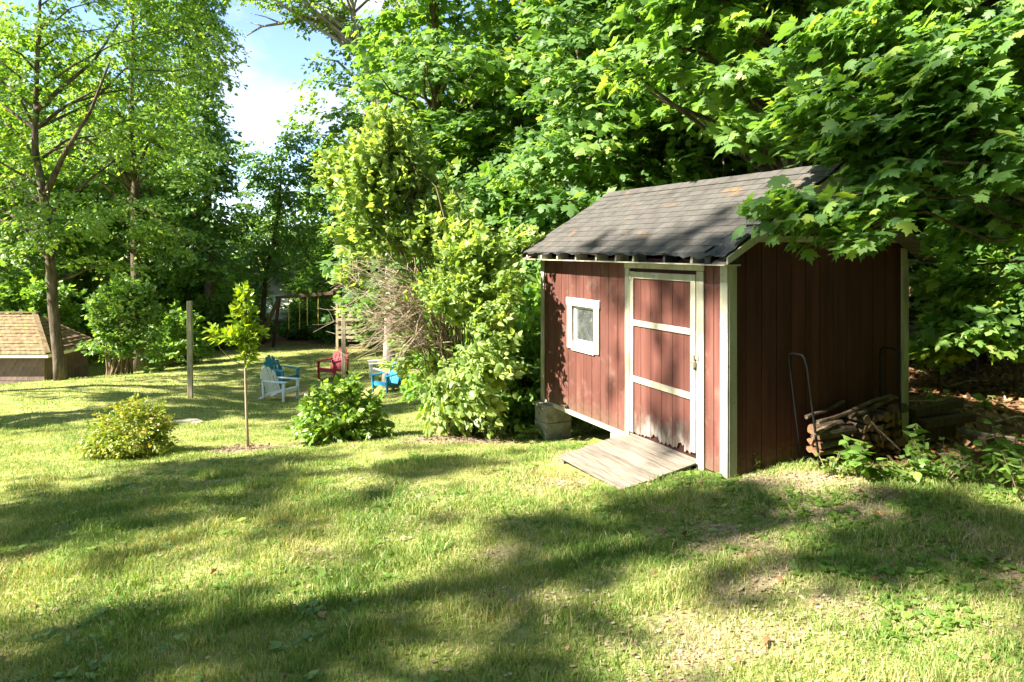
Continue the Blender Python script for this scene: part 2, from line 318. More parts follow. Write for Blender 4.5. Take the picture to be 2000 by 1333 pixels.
def leaf_shape(right, fold=0.18, droop=0.18, centre=(0, 0.3)):
    left = [(-x, y) for x, y in right[1:-1]][::-1]
    out = list(right) + left
    pts = [centre] + out
    T = np.array([(x, y, -fold * abs(x) - droop * y * y) for x, y in pts], np.float32)
    n = len(out); F = np.array([(0, 1 + i, 1 + (i + 1) % n) for i in range(n)], np.int32)
    return T, F
LEAF = {
    'maple_fine': leaf_shape([(0, .02), (.18, -.06), (.42, 0), (.34, .13), (.54, .22), (.47, .34), (.70, .54), (.48, .53), (.43, .63), (.2, .5), (.27, .73), (.13, .77), (0, 1.02)], 0.12, 0.22),
    'maple': leaf_shape([(0, .02), (.42, 0), (.33, .17), (.66, .52), (.22, .5), (.25, .74), (0, 1)], 0.15, 0.2),
    'lobed': leaf_shape([(0, 0), (.45, .15), (.5, .5), (.2, .6), (0, 1)], 0.15, 0.2),
    'heart': leaf_shape([(0, 0), (.3, .02), (.38, .32), (.2, .7), (0, 1)], 0.22, 0.18, (0, .35)),
    'simple': leaf_shape([(0, 0), (.40, .42), (0, 1)], 0.2, 0.22, (0, .4)),
    'oval': leaf_shape([(0, 0), (.22, .28), (.2, .65), (0, 1)], 0.25, 0.25, (0, .45)),
}

def leaves(P, D, N, S, shape, rng, v=None):
    """leaf faces at points P, tips along D, facing N, of size S"""
    T, F = LEAF[shape]
    D = unit(D); X = unit(np.cross(D, N)); N = np.cross(X, D)
    S = np.asarray(S)[:, None, None]
    wid = (1 + rng.normal(0, .12, len(P)))[:, None, None]
    curl = np.clip(rng.normal(1.2, .9, len(P)), -.6, 3.5)[:, None, None]; skew = rng.normal(0, .12, len(P))[:, None, None]
    V = P[:, None, :] + S * ((T[None, :, 0:1] * wid + T[None, :, 1:2] ** 2 * skew) * X[:, None, :] + T[None, :, 1:2] * D[:, None, :] + T[None, :, 2:3] * curl * N[:, None, :])
    m = len(T); FF = (F[None] + (np.arange(len(P)) * m)[:, None, None]).reshape(-1, 3)
    if v is None: v = np.clip(rng.beta(2, 2.2, len(P)), 0, 1)
    return V.reshape(-1, 3), FF, np.repeat(v, len(F))

def merge(parts):
    V, F, A, k = [], [], [], 0
    for v, f, a in parts: V.append(v); F.append(f + k); A.append(a); k += len(v)
    return np.concatenate(V), np.concatenate(F), np.concatenate(A)

def sprays(O, D, L, W, K, size, shape, rng, droop=0.25, up=0.8, vbase=None, jitter=0.06, tilt=0.35):
    """S flat leafy sprays: origins O, directions D, lengths L, half-widths W, K leaves in each"""
    S = len(O); D = unit(D); Z = np.array([0, 0, 1.0])
    X = unit(np.cross(D, Z) + 1e-6)
    t = rng.uniform(0.05, 1.0, (S, K)); lat = rng.uniform(-1, 1, (S, K)) * (0.35 + 0.65 * np.sin(np.pi * np.clip(t, .08, .95)))
    L = np.broadcast_to(np.asarray(L, float), (S,))[:, None]; W = np.broadcast_to(np.asarray(W, float), (S,))[:, None]
    P = O[:, None] + D[:, None] * (t * L)[..., None] + X[:, None] * (lat * W)[..., None]
    P[..., 2] += -droop * L * t * t + rng.normal(0, 1, (S, K)) * jitter - 0.15 * W * lat * lat
    d = D[:, None] * 0.8 + X[:, None] * (lat * 0.9)[..., None] + rng.normal(0, .35, (S, K, 3)); d[..., 2] -= 0.35
    n = np.array([0, 0, up]) + D[:, None] * 0.35 + rng.normal(0, tilt, (S, K, 3))
    v = np.clip((0.5 if vbase is None else vbase[:, None]) + rng.normal(0, .24, (S, K)), 0, 1)
    sz = size * np.clip(rng.normal(1, .28, (S, K)), .4, 1.7)
    return leaves(P.reshape(-1, 3), d.reshape(-1, 3), n.reshape(-1, 3), sz.ravel(), shape, rng, v.ravel())

# ------------------------------------------------------------------ terrain
_ctl = np.array([
    (2.13, 7.07, -.03), (1.1, 7.0, -.14), (.6, 8.05, -.18), (1.9, 7.4, -.06), (.35, 10.5, -.56), (1.2, 9.2, -.30), (4.6, 8.3, 0.0), (3.2, 7.2, -.01), (3.6, 10, -.1),
    (2.8, 12, -.45), (0, 3.5, -.02), (3, 3.5, 0.03), (-3, 4, -.12), (-3, 6.5, -.28), (0, 6.5, -.16), (-1, 8.5, -.35), (-4, 10.8, -.78), (-2.6, 11, -.72), (-5.8, 10.6, -.82), (-0.7, 10.4, -.52),
    (-6.4, 19.8, -2.02), (-8.1, 18, -1.52), (-5.8, 23, -1.9), (-13.8, 22, -1.78), (-4, 20, -1.9), (-11.4, 33, -2.35), (-10, 14, -1.2), (-5, 15, -1.3), (-16, 24, -2.35), (-20, 22, -2.2),
    (7.5, 11.5, .12), (8, 9, .05), (6, 6, .0), (10, 14, .2), (4, 17, -.6), (0, 16, -1.3), (-2, 26, -2), (8, 22, 0), (0, -6, .1), (-10, 4, -.6), (-20, 5, -1.2), (-40, 10, -2), (12, 0, .2), (30, 5, .5),
    (-35, 40, -3), (0, 45, -3), (25, 40, -.5), (-15, 60, -4), (10, 70, -3.5), (-70, 60, -5), (70, 60, 0), (-70, -20, -2), (70, -20, 1), (0, 120, -5), (-100, 140, -6), (100, 140, -3)], float)
def _phi(d): return np.where(d > 1e-9, d * d * np.log(np.maximum(d, 1e-9)), 0)
_n = len(_ctl); _d = np.linalg.norm(_ctl[:, None, :2] - _ctl[None, :, :2], axis=2)
_A = np.zeros((_n + 3, _n + 3)); _A[:_n, :_n] = _phi(_d) + np.eye(_n) * 0.25
_A[:_n, _n] = 1; _A[:_n, _n + 1:] = _ctl[:, :2]; _A[_n:, :_n] = _A[:_n, _n:].T
_w = np.linalg.solve(_A, np.concatenate([_ctl[:, 2], np.zeros(3)]))
def gz(x, y):
    x = np.asarray(x, float); y = np.asarray(y, float); s = x.shape; x = x.ravel(); y = y.ravel()
    xc, yc = np.clip(x, -100, 100), np.clip(y, -25, 140); out = np.empty(len(x))
    for i in range(0, len(x), 20000):
        a, b = xc[i:i + 20000], yc[i:i + 20000]
        d = np.sqrt((a[:, None] - _ctl[None, :, 0]) ** 2 + (b[:, None] - _ctl[None, :, 1]) ** 2)
        out[i:i + 20000] = _phi(d) @ _w[:_n] + _w[_n] + a * _w[_n + 1] + b * _w[_n + 2]
    z = out + 0.012 * np.sin(x * 2.3 + 1.1 * y) + 0.012 * np.sin(y * 3.1 - 0.7 * x) + 0.01 * np.sin(x * 5.1 + y * 4.3)
    return z.reshape(s)
def g1(x, y): return float(gz(np.array([x]), np.array([y]))[0])
def at(u, v, D=None):
    """a place in the yard seen along a direction; without a distance, where that line meets the ground"""
    if D is not None: return Vector(((u - 1000) / FPX * D, D, CAM_H - (v - HORIZON) / FPX * D))
    ds = np.linspace(2.5, 70, 1400); h = CAM_H - (v - HORIZON) / FPX * ds - gz((u - 1000) / FPX * ds, ds)
    k = int(np.argmax(h < 0)) if (h < 0).any() else len(ds) - 1
    return Vector(((u - 1000) / FPX * ds[k], ds[k], g1((u - 1000) / FPX * ds[k], ds[k])))
def on(u, D):
    x = (u - 1000) / FPX * D; return Vector((x, D, g1(x, D)))

# value noise for patches on the lawn
_vn = np.random.default_rng(5).random((64, 64))
def vnoise(x, y):
    xi, yi = np.floor(x).astype(int), np.floor(y).astype(int); fx, fy = x - xi, y - yi
    fx, fy = fx * fx * (3 - 2 * fx), fy * fy * (3 - 2 * fy)
    q = lambda a, b: _vn[a % 64, b % 64]
    return (q(xi, yi) * (1 - fx) + q(xi + 1, yi) * fx) * (1 - fy) + (q(xi, yi + 1) * (1 - fx) + q(xi + 1, yi + 1) * fx) * fy
def fbm(x, y): return (vnoise(x, y) + .5 * vnoise(x * 2.1 + 7, y * 2.1 + 3) + .25 * vnoise(x * 4.3 + 1, y * 4.3 + 9)) / 1.75

def smooth01(a, b, x): t = np.clip((x - a) / (b - a), 0, 1); return t * t * (3 - 2 * t)
def woods_mask(x, y):
    """1 on the leaf-strewn forest floor: behind and to the right of the shed"""
    e = x - (3.6 + 0.5 * (vnoise(x * .8, y * .8) - .5)); edge = y - (7.15 + 0.25 * np.maximum(0, 4.0 - x)) + 0.5 * (fbm(x, y) - .5)
    a = smooth01(-.15, .35, edge) * smooth01(-.8, .6, e)
    b = smooth01(11.6, 12.6, y - .12 * x + .8 * (fbm(x * .7, y * .7) - .5)) * smooth01(.2, 1.6, x)
    far = smooth01(27, 34, y + .25 * x) * smooth01(-40, -10, x + 18)
    right = smooth01(6.3, 7.2, x - .1 * y + fbm(x, y))
    return np.clip(np.maximum.reduce([a, b, far, right]), 0, 1)
def bare_mask(x, y):
    big = .72 * fbm(x * 1.25 + 3, y * 1.25) + .28 * fbm(x * 4.1, y * 4.1 + 8)
    m = smooth01(.45, .68, big) * (0.30 + 0.55 * smooth01(-2.5, 2.0, x - .15 * (y - 5))) * (.45 + .75 * vnoise(x * 7, y * 7 + 5))
    m = np.maximum(m, 0.9 * np.exp(-(((x - .55) / .35) ** 2 + ((y - 7.35) / .3) ** 2)))
    brk = .35 + .9 * fbm(x * 3.1 + 4, y * 3.1)
    for cx, cy, a, b, w in ((1.2, 4.15, .7, .35, .8), (2.3, 4.5, .8, .4, .75), (.2, 4.7, .5, .25, .6), (-.1, 5.6, .35, .2, .55), (1.9, 5.6, .5, .3, .65), (-.6, 6.4, .5, .2, .5), (2.9, 5.6, .5, .4, .5)):
        m = np.maximum(m, w * brk * np.exp(-(((x - cx) / a) ** 2 + ((y - cy) / b) ** 2)))
    m = np.maximum(m, np.exp(-(((x - 2.9) / .75) ** 2 + ((y - 6.95) / .2) ** 2)))
    for u, D, a, b in ((485, 10.8, .75, .42), (690, 11.2, 1.1, .45), (905, 10.4, 1.0, .5)):
        cx = (u - 1000) / FPX * D
        m = np.maximum(m, np.exp(-(((x - cx) / a) ** 2 + ((y - D) / b) ** 2) * 1.3))
    m = np.maximum(m, 0.45 * np.exp(-(((x + 6) / 2.5) ** 2 + ((y - 21) / 1.5) ** 2)))
    return np.clip(m, 0, 1) * (1 - .0 * x)

xs = np.unique(np.concatenate([np.linspace(-400, -40, 16), np.arange(-40, -12, 1.0), np.arange(-12, 12, .2), np.arange(12, 40, 1.0), np.linspace(40, 400, 16)]))
ys = np.unique(np.concatenate([np.linspace(-200, -10, 8), np.arange(-10, 2, 1.0), np.arange(2, 15, .2), np.arange(15, 40, .5), np.arange(40, 100, 3), np.linspace(100, 900, 18)]))
GX, GY = np.meshgrid(xs, ys); GZ = gz(GX, GY)
Vg = np.stack([GX, GY, GZ], -1).reshape(-1, 3); nx, ny = len(xs), len(ys)
ii = (np.arange(ny - 1)[:, None] * nx + np.arange(nx - 1)[None]).ravel()
gm = np_mesh('ground', Vg, np.stack([ii, ii + 1, ii + nx + 1, ii + nx], -1))
for nm, fn in (('bare', bare_mask), ('woods', woods_mask)):
    a = gm.attributes.new(nm, 'FLOAT', 'POINT'); a.data.foreach_set('value', fn(GX, GY).ravel().astype(np.float32))
gm.shade_smooth()
tag(obj('ground', gm, 'ground'), 'sloping lawn with thin patches running down to the woods', None, None, 'structure')

# ------------------------------------------------------------------ the shed (local: x into the shed, y along the front wall, z up)
SHED_RZ = math.atan2(.4246, .905)
SHED_AT = Vector((2.126, 7.07, 0))
shed = thing('garden_shed', SHED_AT, 'small dark red board shed with cream trim and grey shingle roof', 'shed', SHED_RZ)
SL, SW, SH = 3.93, 2.607, 2.12
EAVE_X, EAVE_Z, RIDGE_X, RIDGE_Z = -.22, 2.19, SW / 2, 3.11
SLOPE = (RIDGE_Z - EAVE_Z) / (RIDGE_X - EAVE_X)
def roof_z(x): return EAVE_Z + SLOPE * (x - EAVE_X) if x <= RIDGE_X else EAVE_Z + SLOPE * (2 * RIDGE_X - x - EAVE_X)
RO = .25                                            # rake overhang
DY0, DY1, CY0, CY1 = .45, 1.65, .325, 1.747         # door leaf, casing outside
WY0, WY1, WZ0, WZ1 = 2.46, 3.04, .97, 1.46          # window opening
def shed_world(x, y, z): return Matrix.Translation(SHED_AT) @ Matrix.Rotation(SHED_RZ, 4, 'Z') @ Vector((x, y, z))

# backing walls (dark, behind the boards); the front one leaves the window open
wb = MB()
wb.box(.012, .05, .02, WY0 - .02, 0.02, SH); wb.box(.012, .05, WY1 + .02, SL - .02, 0.02, SH)
wb.box(.012, .05, WY0 - .02, WY1 + .02, 0.02, WZ0 - .02); wb.box(.012, .05, WY0 - .02, WY1 + .02, WZ1 + .02, SH)
obj('wall', wb, 'red_dark', shed)
gable = [(.06, .02), (SW - .06, .02), (SW - .06, roof_z(SW - .06) - .12), (RIDGE_X, RIDGE_Z - .12), (.06, roof_z(.06) - .12)]
obj('wall', MB().prism(gable, 'y', .012, .05), 'red_dark', shed)
obj('wall', MB().prism(gable, 'y', SL - .05, SL - .012), 'red_dark', shed)
obj('wall', MB().box(SW - .05, SW - .012, .05, SL - .05, 0.02, SH), 'red_dark', shed)
obj('floor', MB().box(.06, SW - .06, .06, SL - .06, .0, .05), 'dark_wood', shed)
# front boards
def front_plank(y0, y1, z0, z1, notch=True):
    g = .0045; y0 += g; y1 -= g
    if notch and y1 > WY0 and y0 < WY1 and z0 < WZ0:
        a, b = max(y0, WY0), min(y1, WY1)
        if a <= y0 + .004 and b >= y1 - .004:
            front_plank(y0 - g, y1 + g, z0, WZ0, False); front_plank(y0 - g, y1 + g, WZ1, z1, False); return
        if a > y0: poly = [(y0, z0), (y1, z0), (y1, WZ0), (a, WZ0), (a, WZ1), (y1, WZ1), (y1, z1), (y0, z1)]
        else: poly = [(y0, z0), (y1, z0), (y1, z1), (y0, z1), (y0, WZ1), (b, WZ1), (b, WZ0), (y0, WZ0)]
    else: poly = [(y0, z0), (y1, z0), (y1, z1), (y0, z1)]
    obj('plank', MB().prism(poly, 'x', -.004 + random.uniform(-.0012, .0012), .012), 'red_sunlit', shed)
front_plank(.03, .195, -.02, SH); front_plank(.195, .345, -.02, SH)
yy = CY1 - .02; i = 0
while yy < SL - .03:
    y2 = min(yy + .2035, SL - .02)
    if SL - y2 < .06: y2 = SL - .02
    front_plank(yy, y2, .0, SH); yy = y2
obj('plank', MB().box(-.004, .012, DY0 - .12, DY1 + .12, 2.03, SH), 'red_sunlit', shed)
# gable-end boards, near end (in view) and far end
xx = .03
while xx < SW - .05:
    x2 = min(xx + .2035, SW - .03)
    if SW - x2 < .08: x2 = SW - .03
    g = .0045
    top = [(x2 - g, roof_z(x2 - g) - .07), (xx + g, roof_z(xx + g) - .07)]
    if xx < RIDGE_X < x2: top = [(x2 - g, roof_z(x2) - .07), (RIDGE_X, RIDGE_Z - .07), (xx + g, roof_z(xx) - .07)]
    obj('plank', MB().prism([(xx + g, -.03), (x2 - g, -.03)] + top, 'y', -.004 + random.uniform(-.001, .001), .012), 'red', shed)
    xx = x2
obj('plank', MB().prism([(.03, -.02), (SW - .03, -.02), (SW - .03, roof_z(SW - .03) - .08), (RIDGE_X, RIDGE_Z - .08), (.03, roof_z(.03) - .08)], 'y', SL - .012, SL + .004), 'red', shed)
# trim
def board(name, x0, x1, y0, y1, z0, z1, mat='trim', par=None, bv=.003): return obj(name, MB().box(x0, x1, y0, y1, z0, z1, .0015), mat, par or shed, bv)
cb = board('corner_board', -.024, -.005, -.024, .085, -.06, SH)
board('corner_board', -.004, .100, -.026, -.005, -.06, SH + .12)
board('corner_board', -.024, -.005, SL - .075, SL + .024, -.01, SH)
board('corner_board', -.004, .09, SL + .005, SL + .026, -.01, SH)
board('corner_board', SW - .085, SW + .004, -.026, -.005, -.12, SH + .12)
board('corner_board', SW + .005, SW + .024, -.026, .085, -.12, SH)
board('gable_trim', .12, SW - .12, -.023, -.005, 2.30, 2.365)
board('sill_board', -.016, .004, CY1 + .03, SL - .08, -.05, .012, 'trim')
board('sill_board', -.016, .010, CY0 + .02, CY1 - .02, -.045, .035, 'bare_wood')
# door casing
board('door_casing', -.028, -.005, CY0, DY0 - .012, -.05, 2.0)
board('door_casing', -.028, -.005, DY1 + .012, CY1, -.05, 2.0)
board('door_casing', -.030, -.005, CY0 - .01, CY1 + .01, 2.004, 2.085)
# the door: boards behind cream stiles and rails, rotted bottom edge
door = obj('door', MB().box(.000, .008, DY0 + .01, DY1 - .01, .20, 1.955), 'red_dark', shed)
edges = np.linspace(DY0 + .01, DY1 - .01, 7)
rag = np.random.default_rng(3)
for k in range(6):
    a, b = edges[k] + .003, edges[k + 1] - .003
    lo = []; m = 9
    for j in range(m):
        y = b - (b - a) * j / (m - 1); tt = (y - DY0) / (DY1 - DY0)
        h = .045 + .035 * (1 - tt) + rag.uniform(-.012, .03)
        if abs(tt - .60) < .045 or abs(tt - .22) < .05 or abs(tt - .04) < .04: h += .05
        lo.append((y, h))
    obj('plank', MB().prism([(a, 1.95), (b, 1.95)] + lo, 'x', -.010, -.0005), 'door_board', door)
def dboard(name, y0, y1, z0, z1, x0=-.030, mat='trim'):
    return obj(name, MB().box(x0, -.0105, y0, y1, z0, z1, .0015), mat, door, .003)
dboard('stile', DY0 + .002, DY0 + .082, .10, 1.962); dboard('stile', DY1 - .075, DY1 - .002, .055, 1.966)
dboard('rail', DY0 + .084, DY1 - .077, 1.885, 1.962, -.029)
def slanted(z_left, z_right, w):
    y0, y1 = DY0 + .084, DY1 - .077
    obj('rail', MB().prism([(y0, z_right), (y1, z_left), (y1, z_left + w), (y0, z_right + w)], 'x', -.029, -.0105), 'trim', door, .003)
slanted(1.325, 1.325, .068); slanted(.66, .645, .072)
for z in (.60, 1.30, 1.86):
    obj('hinge', MB().box(-.038, -.0315, DY1 - .045, DY1 + .035, z, z + .07).tube([(-.038, DY1 + .004, z - .005), (-.038, DY1 + .004, z + .075)], .006, 6), 'trim', door)
hp = obj('hasp', MB().box(-.037, -.031, DY0 - .06, DY0 + .075, 1.08, 1.13).box(-.055, -.037, DY0 - .004, DY0 + .022, 1.085, 1.125), 'steel', door)
obj('padlock', MB().box(-.07, -.04, DY0 - .022, DY0 + .036, 1.0, 1.06).tube([(-.052, DY0 - .006, 1.06), (-.052, DY0 - .004, 1.095), (-.052, DY0 + .008, 1.108), (-.052, DY0 + .02, 1.095), (-.052, DY0 + .022, 1.06)], .004, 5), 'steel', door, .003)
# the window
win = obj('window', MB().box(.005, .04, WY0 - .012, WY0, WZ0, WZ1).box(.005, .04, WY1, WY1 + .012, WZ0, WZ1).box(.005, .04, WY0 - .012, WY1 + .012, WZ1, WZ1 + .012).box(.005, .04, WY0 - .012, WY1 + .012, WZ0 - .012, WZ0), 'white_trim', shed)
cw = .115
def wb_(x0, y0, y1, z0, z1): return obj('window_frame', MB().box(x0, -.0055, y0, y1, z0, z1, .0015), 'white_trim', win, .003)
wb_(-.030, WY0 - cw, WY0, WZ0 - .10, WZ1); wb_(-.030, WY1, WY1 + cw, WZ0 - .10, WZ1)
wb_(-.033, WY0 - cw - .02, WY1 + cw + .02, WZ1 + .001, WZ1 + .105); wb_(-.032, WY0 + .001, WY1 - .001, WZ0 - .12, WZ0)
obj('sash', MB().box(.022, .034, WY0, WY0 + .035, WZ0, WZ1).box(.022, .034, WY1 - .05, WY1, WZ0, WZ1).box(.022, .034, WY0 + .035, WY1 - .05, WZ1 - .035, WZ1).box(.022, .034, WY0 + .035, WY1 - .05, WZ0, WZ0 + .035), 'white_trim', win)
obj('pane', MB().box(.026, .030, WY0 + .034, WY1 - .049, WZ0 + .034, WZ1 - .034), 'glass', win)
for (y, dz) in ((2.55, .10), (3.02, .05)):
    obj('hook', MB().tube([(-.03, y, WZ0 - .07), (-.09, y + .01, WZ0 - .075)], .004, 5).tube([(-.085, y + .01, WZ0 + .0), (-.092, y - .02, WZ0 - dz - .1)], .003, 5), 'iron', win)
# roof: deck, shingles laid one by one, ridge caps, eave woodwork
deck_t = .05
roof = obj('roof', MB().prism([(EAVE_X + .02, EAVE_Z - .006), (RIDGE_X, RIDGE_Z - .022), (RIDGE_X, RIDGE_Z - .05), (EAVE_X + .02, EAVE_Z - .028)], 'y', -RO + .02, SL + RO - .02)
           .prism([(2 * RIDGE_X - EAVE_X, EAVE_Z - .03), (RIDGE_X + .001, RIDGE_Z - .022), (RIDGE_X + .001, RIDGE_Z - .075), (2 * RIDGE_X - EAVE_X, EAVE_Z - .075)], 'y', -RO + .02, SL + RO - .02), 'felt', shed)
SLEN = math.hypot(RIDGE_X - EAVE_X, RIDGE_Z - EAVE_Z); NC = 13; EXPO = SLEN / NC; TABW = .315
ca, sa = (RIDGE_X - EAVE_X) / SLEN, (RIDGE_Z - EAVE_Z) / SLEN
def on_roof(t, h, back=False):
    x = EAVE_X + ca * t - sa * h; z = EAVE_Z + sa * t + ca * h
    return (2 * RIDGE_X - x if back else x, z)
def tab(y0, y1, t0, t1, lift, back, wob=0.0):
    m = MB(); th = .0032
    pts = []
    for t, h in ((t0, lift), (t1, -.004)):
        for y in (y0, y1):
            for dh in (0, th):
                x, z = on_roof(t + random.uniform(-wob, wob), h + dh + (random.uniform(0, wob) if t == t0 else 0), back); pts.append((x, y, z))
    # order: t0y0(0,1) t0y1(2,3) t1y0(4,5) t1y1(6,7)
    return m.add(pts, [(1, 3, 7, 5), (0, 4, 6, 2), (0, 2, 3, 1), (4, 5, 7, 6), (0, 1, 5, 4), (2, 6, 7, 3)])
ss = random.Random(4)
for r in range(NC):
    off = (r % 3) * TABW / 3 + ss.uniform(-.03, .03); y = -RO - off
    while y < SL + RO:
        a, b = max(y, -RO + (ss.uniform(-.01, .03) if r else .06)), min(y + TABW, SL + RO)
        y += TABW
        if b - a < .04: continue
        if r < 4 and a < -RO + .12 + .05 * (3 - r) and ss.random() < .8:            # torn away at the near eave corner
            a = -RO + .12 + .075 * (4 - r) + ss.uniform(0, .06)
            if b - a < .05: continue
        t0 = r * EXPO - (ss.uniform(-.005, .03) if r == 0 else 0) + ss.uniform(-.003, .003)
        obj('shingle', tab(a + .003, b - .003, t0, (r + 1) * EXPO + .012, .0018, False, .001 if r else .006), 'shingle', roof)
bk = MB()
for r in range(NC):
    y = -RO - (r % 3) * TABW / 3
    while y < SL + RO:
        a, b = max(y, -RO), min(y + TABW, SL + RO); y += TABW
        if b - a > .03: q = tab(a + .003, b - .003, r * EXPO, (r + 1) * EXPO + .012, .008, True); bk.add(q.v, q.f)
bk_o = obj('back_shingles', bk, 'shingle', roof); bk_o['kind'] = 'stuff'
y = -RO
while y < SL + RO - .02:
    y2 = min(y + .16, SL + RO)
    m = MB()
    x1, z1 = on_roof(SLEN - .14, .014); x2, z2 = RIDGE_X, RIDGE_Z + .020 + random.uniform(0, .004)
    prof = [(x1, z1), (x2, z2), (2 * RIDGE_X - x1, z1), (2 * RIDGE_X - x1, z1 - .006), (x2, z2 - .007), (x1, z1 - .006)]
    obj('ridge_cap', m.prism(prof, 'y', y, y2 - .004), 'shingle', roof); y = y2
# eave: soffit board, rafter tails, drooping felt edge, rake boards
board('eave_board', EAVE_X - .01, -.03, -RO + .03, SL + RO - .06, 2.068, 2.084, 'trim')
for k, yr in enumerate((-.18, .30, .75, 1.32, 1.68, 2.12, 2.62, 3.12, 3.60, 4.05)):
    obj('rafter_tail', MB().prism([(EAVE_X + .015, 2.0845), (-.03, 2.0845), (-.03, 2.27), (EAVE_X + .02, 2.155)], 'y', yr - .019, yr + .019), 'trim' if k not in (0, 2) else 'felt', shed)
fe = MB(); prev = None; fr = random.Random(9); n = 70
for k in range(n + 1):
    y = -RO + .22 + (SL + 2 * RO - .24) * k / n
    h = .014 + fr.uniform(0, .02) + (.025 if k < 8 else 0) + .012 * math.sin(k * .9)
    p = [(EAVE_X - .012, y, EAVE_Z + .004), (EAVE_X - .018 + fr.uniform(-.006, .006), y, EAVE_Z - h), (EAVE_X - .010, y, EAVE_Z - h + .001), (EAVE_X - .004, y, EAVE_Z + .002)]
    if prev: fe.add(prev + p, [(0, 4, 5, 1), (1, 5, 6, 2), (2, 6, 7, 3), (3, 7, 4, 0)])
    prev = p
obj('felt_edge', fe, 'felt', roof)
# the curled flap of felt at the torn corner and the broken block under it
fl = MB(); fv = []; fq = []
nu, nv = 7, 6
for a in range(nu):
    for b in range(nv):
        t = -.05 + .42 * a / (nu - 1); yv = -RO + .005 + .30 * b / (nv - 1)
        x, z = on_roof(t, .006 + .035 * math.exp(-((yv + RO - .21) / .05) ** 2) * math.exp(-(t / .12) ** 2) + .012 * math.sin(a * 2.1 + b * 1.3) * .5 + (-.02 * (1 - a / (nu - 1))))
        fv.append((x, yv + .012 * math.sin(a * 2.7), z))
for a in range(nu - 1):
    for b in range(nv - 1): fq.append((a * nv + b, a * nv + b + 1, (a + 1) * nv + b + 1, (a + 1) * nv + b))
fo = obj('felt_flap', MB().add(fv, fq), 'felt', roof); sd = fo.modifiers.new('solid', 'SOLIDIFY'); sd.thickness = .005
obj('broken_block', MB().box(EAVE_X - .012, EAVE_X + .05, -.01, .065, 2.086, 2.185, .008), 'felt', shed)
for back in (False, True):
    (xa, za), (xb, zb) = on_roof(-.02, -.03, back), on_roof(SLEN - .0, -.03, back)
    nx_, nz_ = (sa, -ca) if not back else (-sa, -ca)
    for yr in (-RO, SL + RO - .022):
        w = .12
        obj('rake_board', MB().prism([(xa, za), (xb, zb), (xb, zb - w / ca), (xa, za - w * .6)], 'y', yr, yr + .022), 'trim' if not back else 'bare_wood', shed, .003)
        obj('soffit', MB().prism([(xa, za - w * .6 - .0), (xb, zb - w / ca + .02), (xb, zb - w / ca + .035), (xa, za - w * .6 + .015)], 'y', yr + .024 if yr < 0 else SL + .03, -.03 if yr < 0 else SL + RO - .024), 'bare_wood', shed)
obj('eave_board', MB().box(SW + .03, 2 * RIDGE_X - EAVE_X + .01, -RO + .03, SL + RO - .03, 2.068, 2.084), 'bare_wood', shed)

# ------------------------------------------------------------------ concrete pier under the far front corner, others out of sight
def pier(lx, ly, zt, n, w, d, label):
    p = shed_world(lx, ly, 0); zb = zt - n * .262
    t = thing('concrete_pier', (p.x, p.y, zb), label, 'concrete block', SHED_RZ)
    for k in range(n):
        obj('block', MB().box(0, d, -w / 2 + random.uniform(-.008, .008), w / 2, k * .262, k * .262 + .258, .003), 'block', t, .006)
    return t
pier(-.13, 3.76, -.012, 2, .36, .42, 'weathered concrete block pier under the shed corner beside the lilac')
pier(-.02, 1.98, -.052, 1, .2, .4, 'low concrete block under the shed sill beside the ramp')
for lx in (SW - .42,):
    pier(lx, 3.76, -.012, 3, .3, .4, 'block pier under the back corner of the shed')

# ------------------------------------------------------------------ the ramp
def rp(lx, ly, z): return shed_world(lx, ly, z)
ramp = thing('wooden_ramp', shed_world(-.45, 1.0, -.1), 'short grey plank ramp sloping down from the shed door', 'ramp', SHED_RZ)
nb = 6; y0r, y1r = .40, 1.70
for k in range(nb):
    xa, xb = -.05 - .93 * k / nb, -.05 - .93 * (k + 1) / nb + .006
    za, zb = .02 - .15 * k / nb, .02 - .15 * (k + 1) / nb
    j0, j1 = random.uniform(-.012, .012), random.uniform(-.012, .012)
    m = MB(); o_ = Vector((-.45, 1.0, -.1))
    vs = []
    for (x, z) in ((xa, za), (xb, zb)):
        for yv in (y0r + j0, y1r + j1):
            for dz in (-.02, 0): vs.append(Vector((x, yv, z + dz)) - o_)
    m.add(vs, [(1, 5, 7, 3), (0, 2, 6, 4), (0, 1, 3, 2), (4, 6, 7, 5), (0, 4, 5, 1), (2, 3, 7, 6)])
    obj('plank', m, 'bare_wood', ramp, .003)
for yv in (.48, 1.05, 1.62):
    m = MB().prism([(-.08 + .45, -.012 + .1), (-.95 + .45, -.149 + .1), (-.95 + .45, -.22 + .1), (-.08 + .45, -.14 + .1)], 'y', yv - 1.0 - .02, yv - 1.0 + .02)
    obj('support', m, 'bare_wood', ramp)

# ------------------------------------------------------------------ log rack and firewood against the gable end (local frame of the shed)
rack_o = Vector((1.4, -.16, 0.0)); rw = shed_world(*rack_o)
rack = thing('log_rack', (rw.x, rw.y, -.02), 'black steel tube log rack with two tall hoops against the shed end wall', 'log rack', SHED_RZ)
def hoop(xb, xt, h):
    yb, yf = .10, -.13; pts = [(xb, yb, .0)]
    for s in (.3, .6, .9): pts.append((xb + (xt - xb) * s, yb - .005 * s, h * s))
    pts += [(xt, yb - .02, h - .02), (xt, yb - .05, h), (xt, yf + .05, h), (xt, yf + .02, h - .02)]
    for s in (.9, .6, .3): pts.append((xb + (xt - xb) * s, yf - .01 * (1 - s), h * s))
    pts.append((xb, yf - .02, .0))
    return pts
obj('hoop', MB().tube(hoop(-.47, -.66, 1.19), .0125, 8), 'black_metal', rack, smooth=True)
obj('hoop', MB().tube(hoop(.74, .70, 1.17), .0125, 8), 'black_metal', rack, smooth=True)
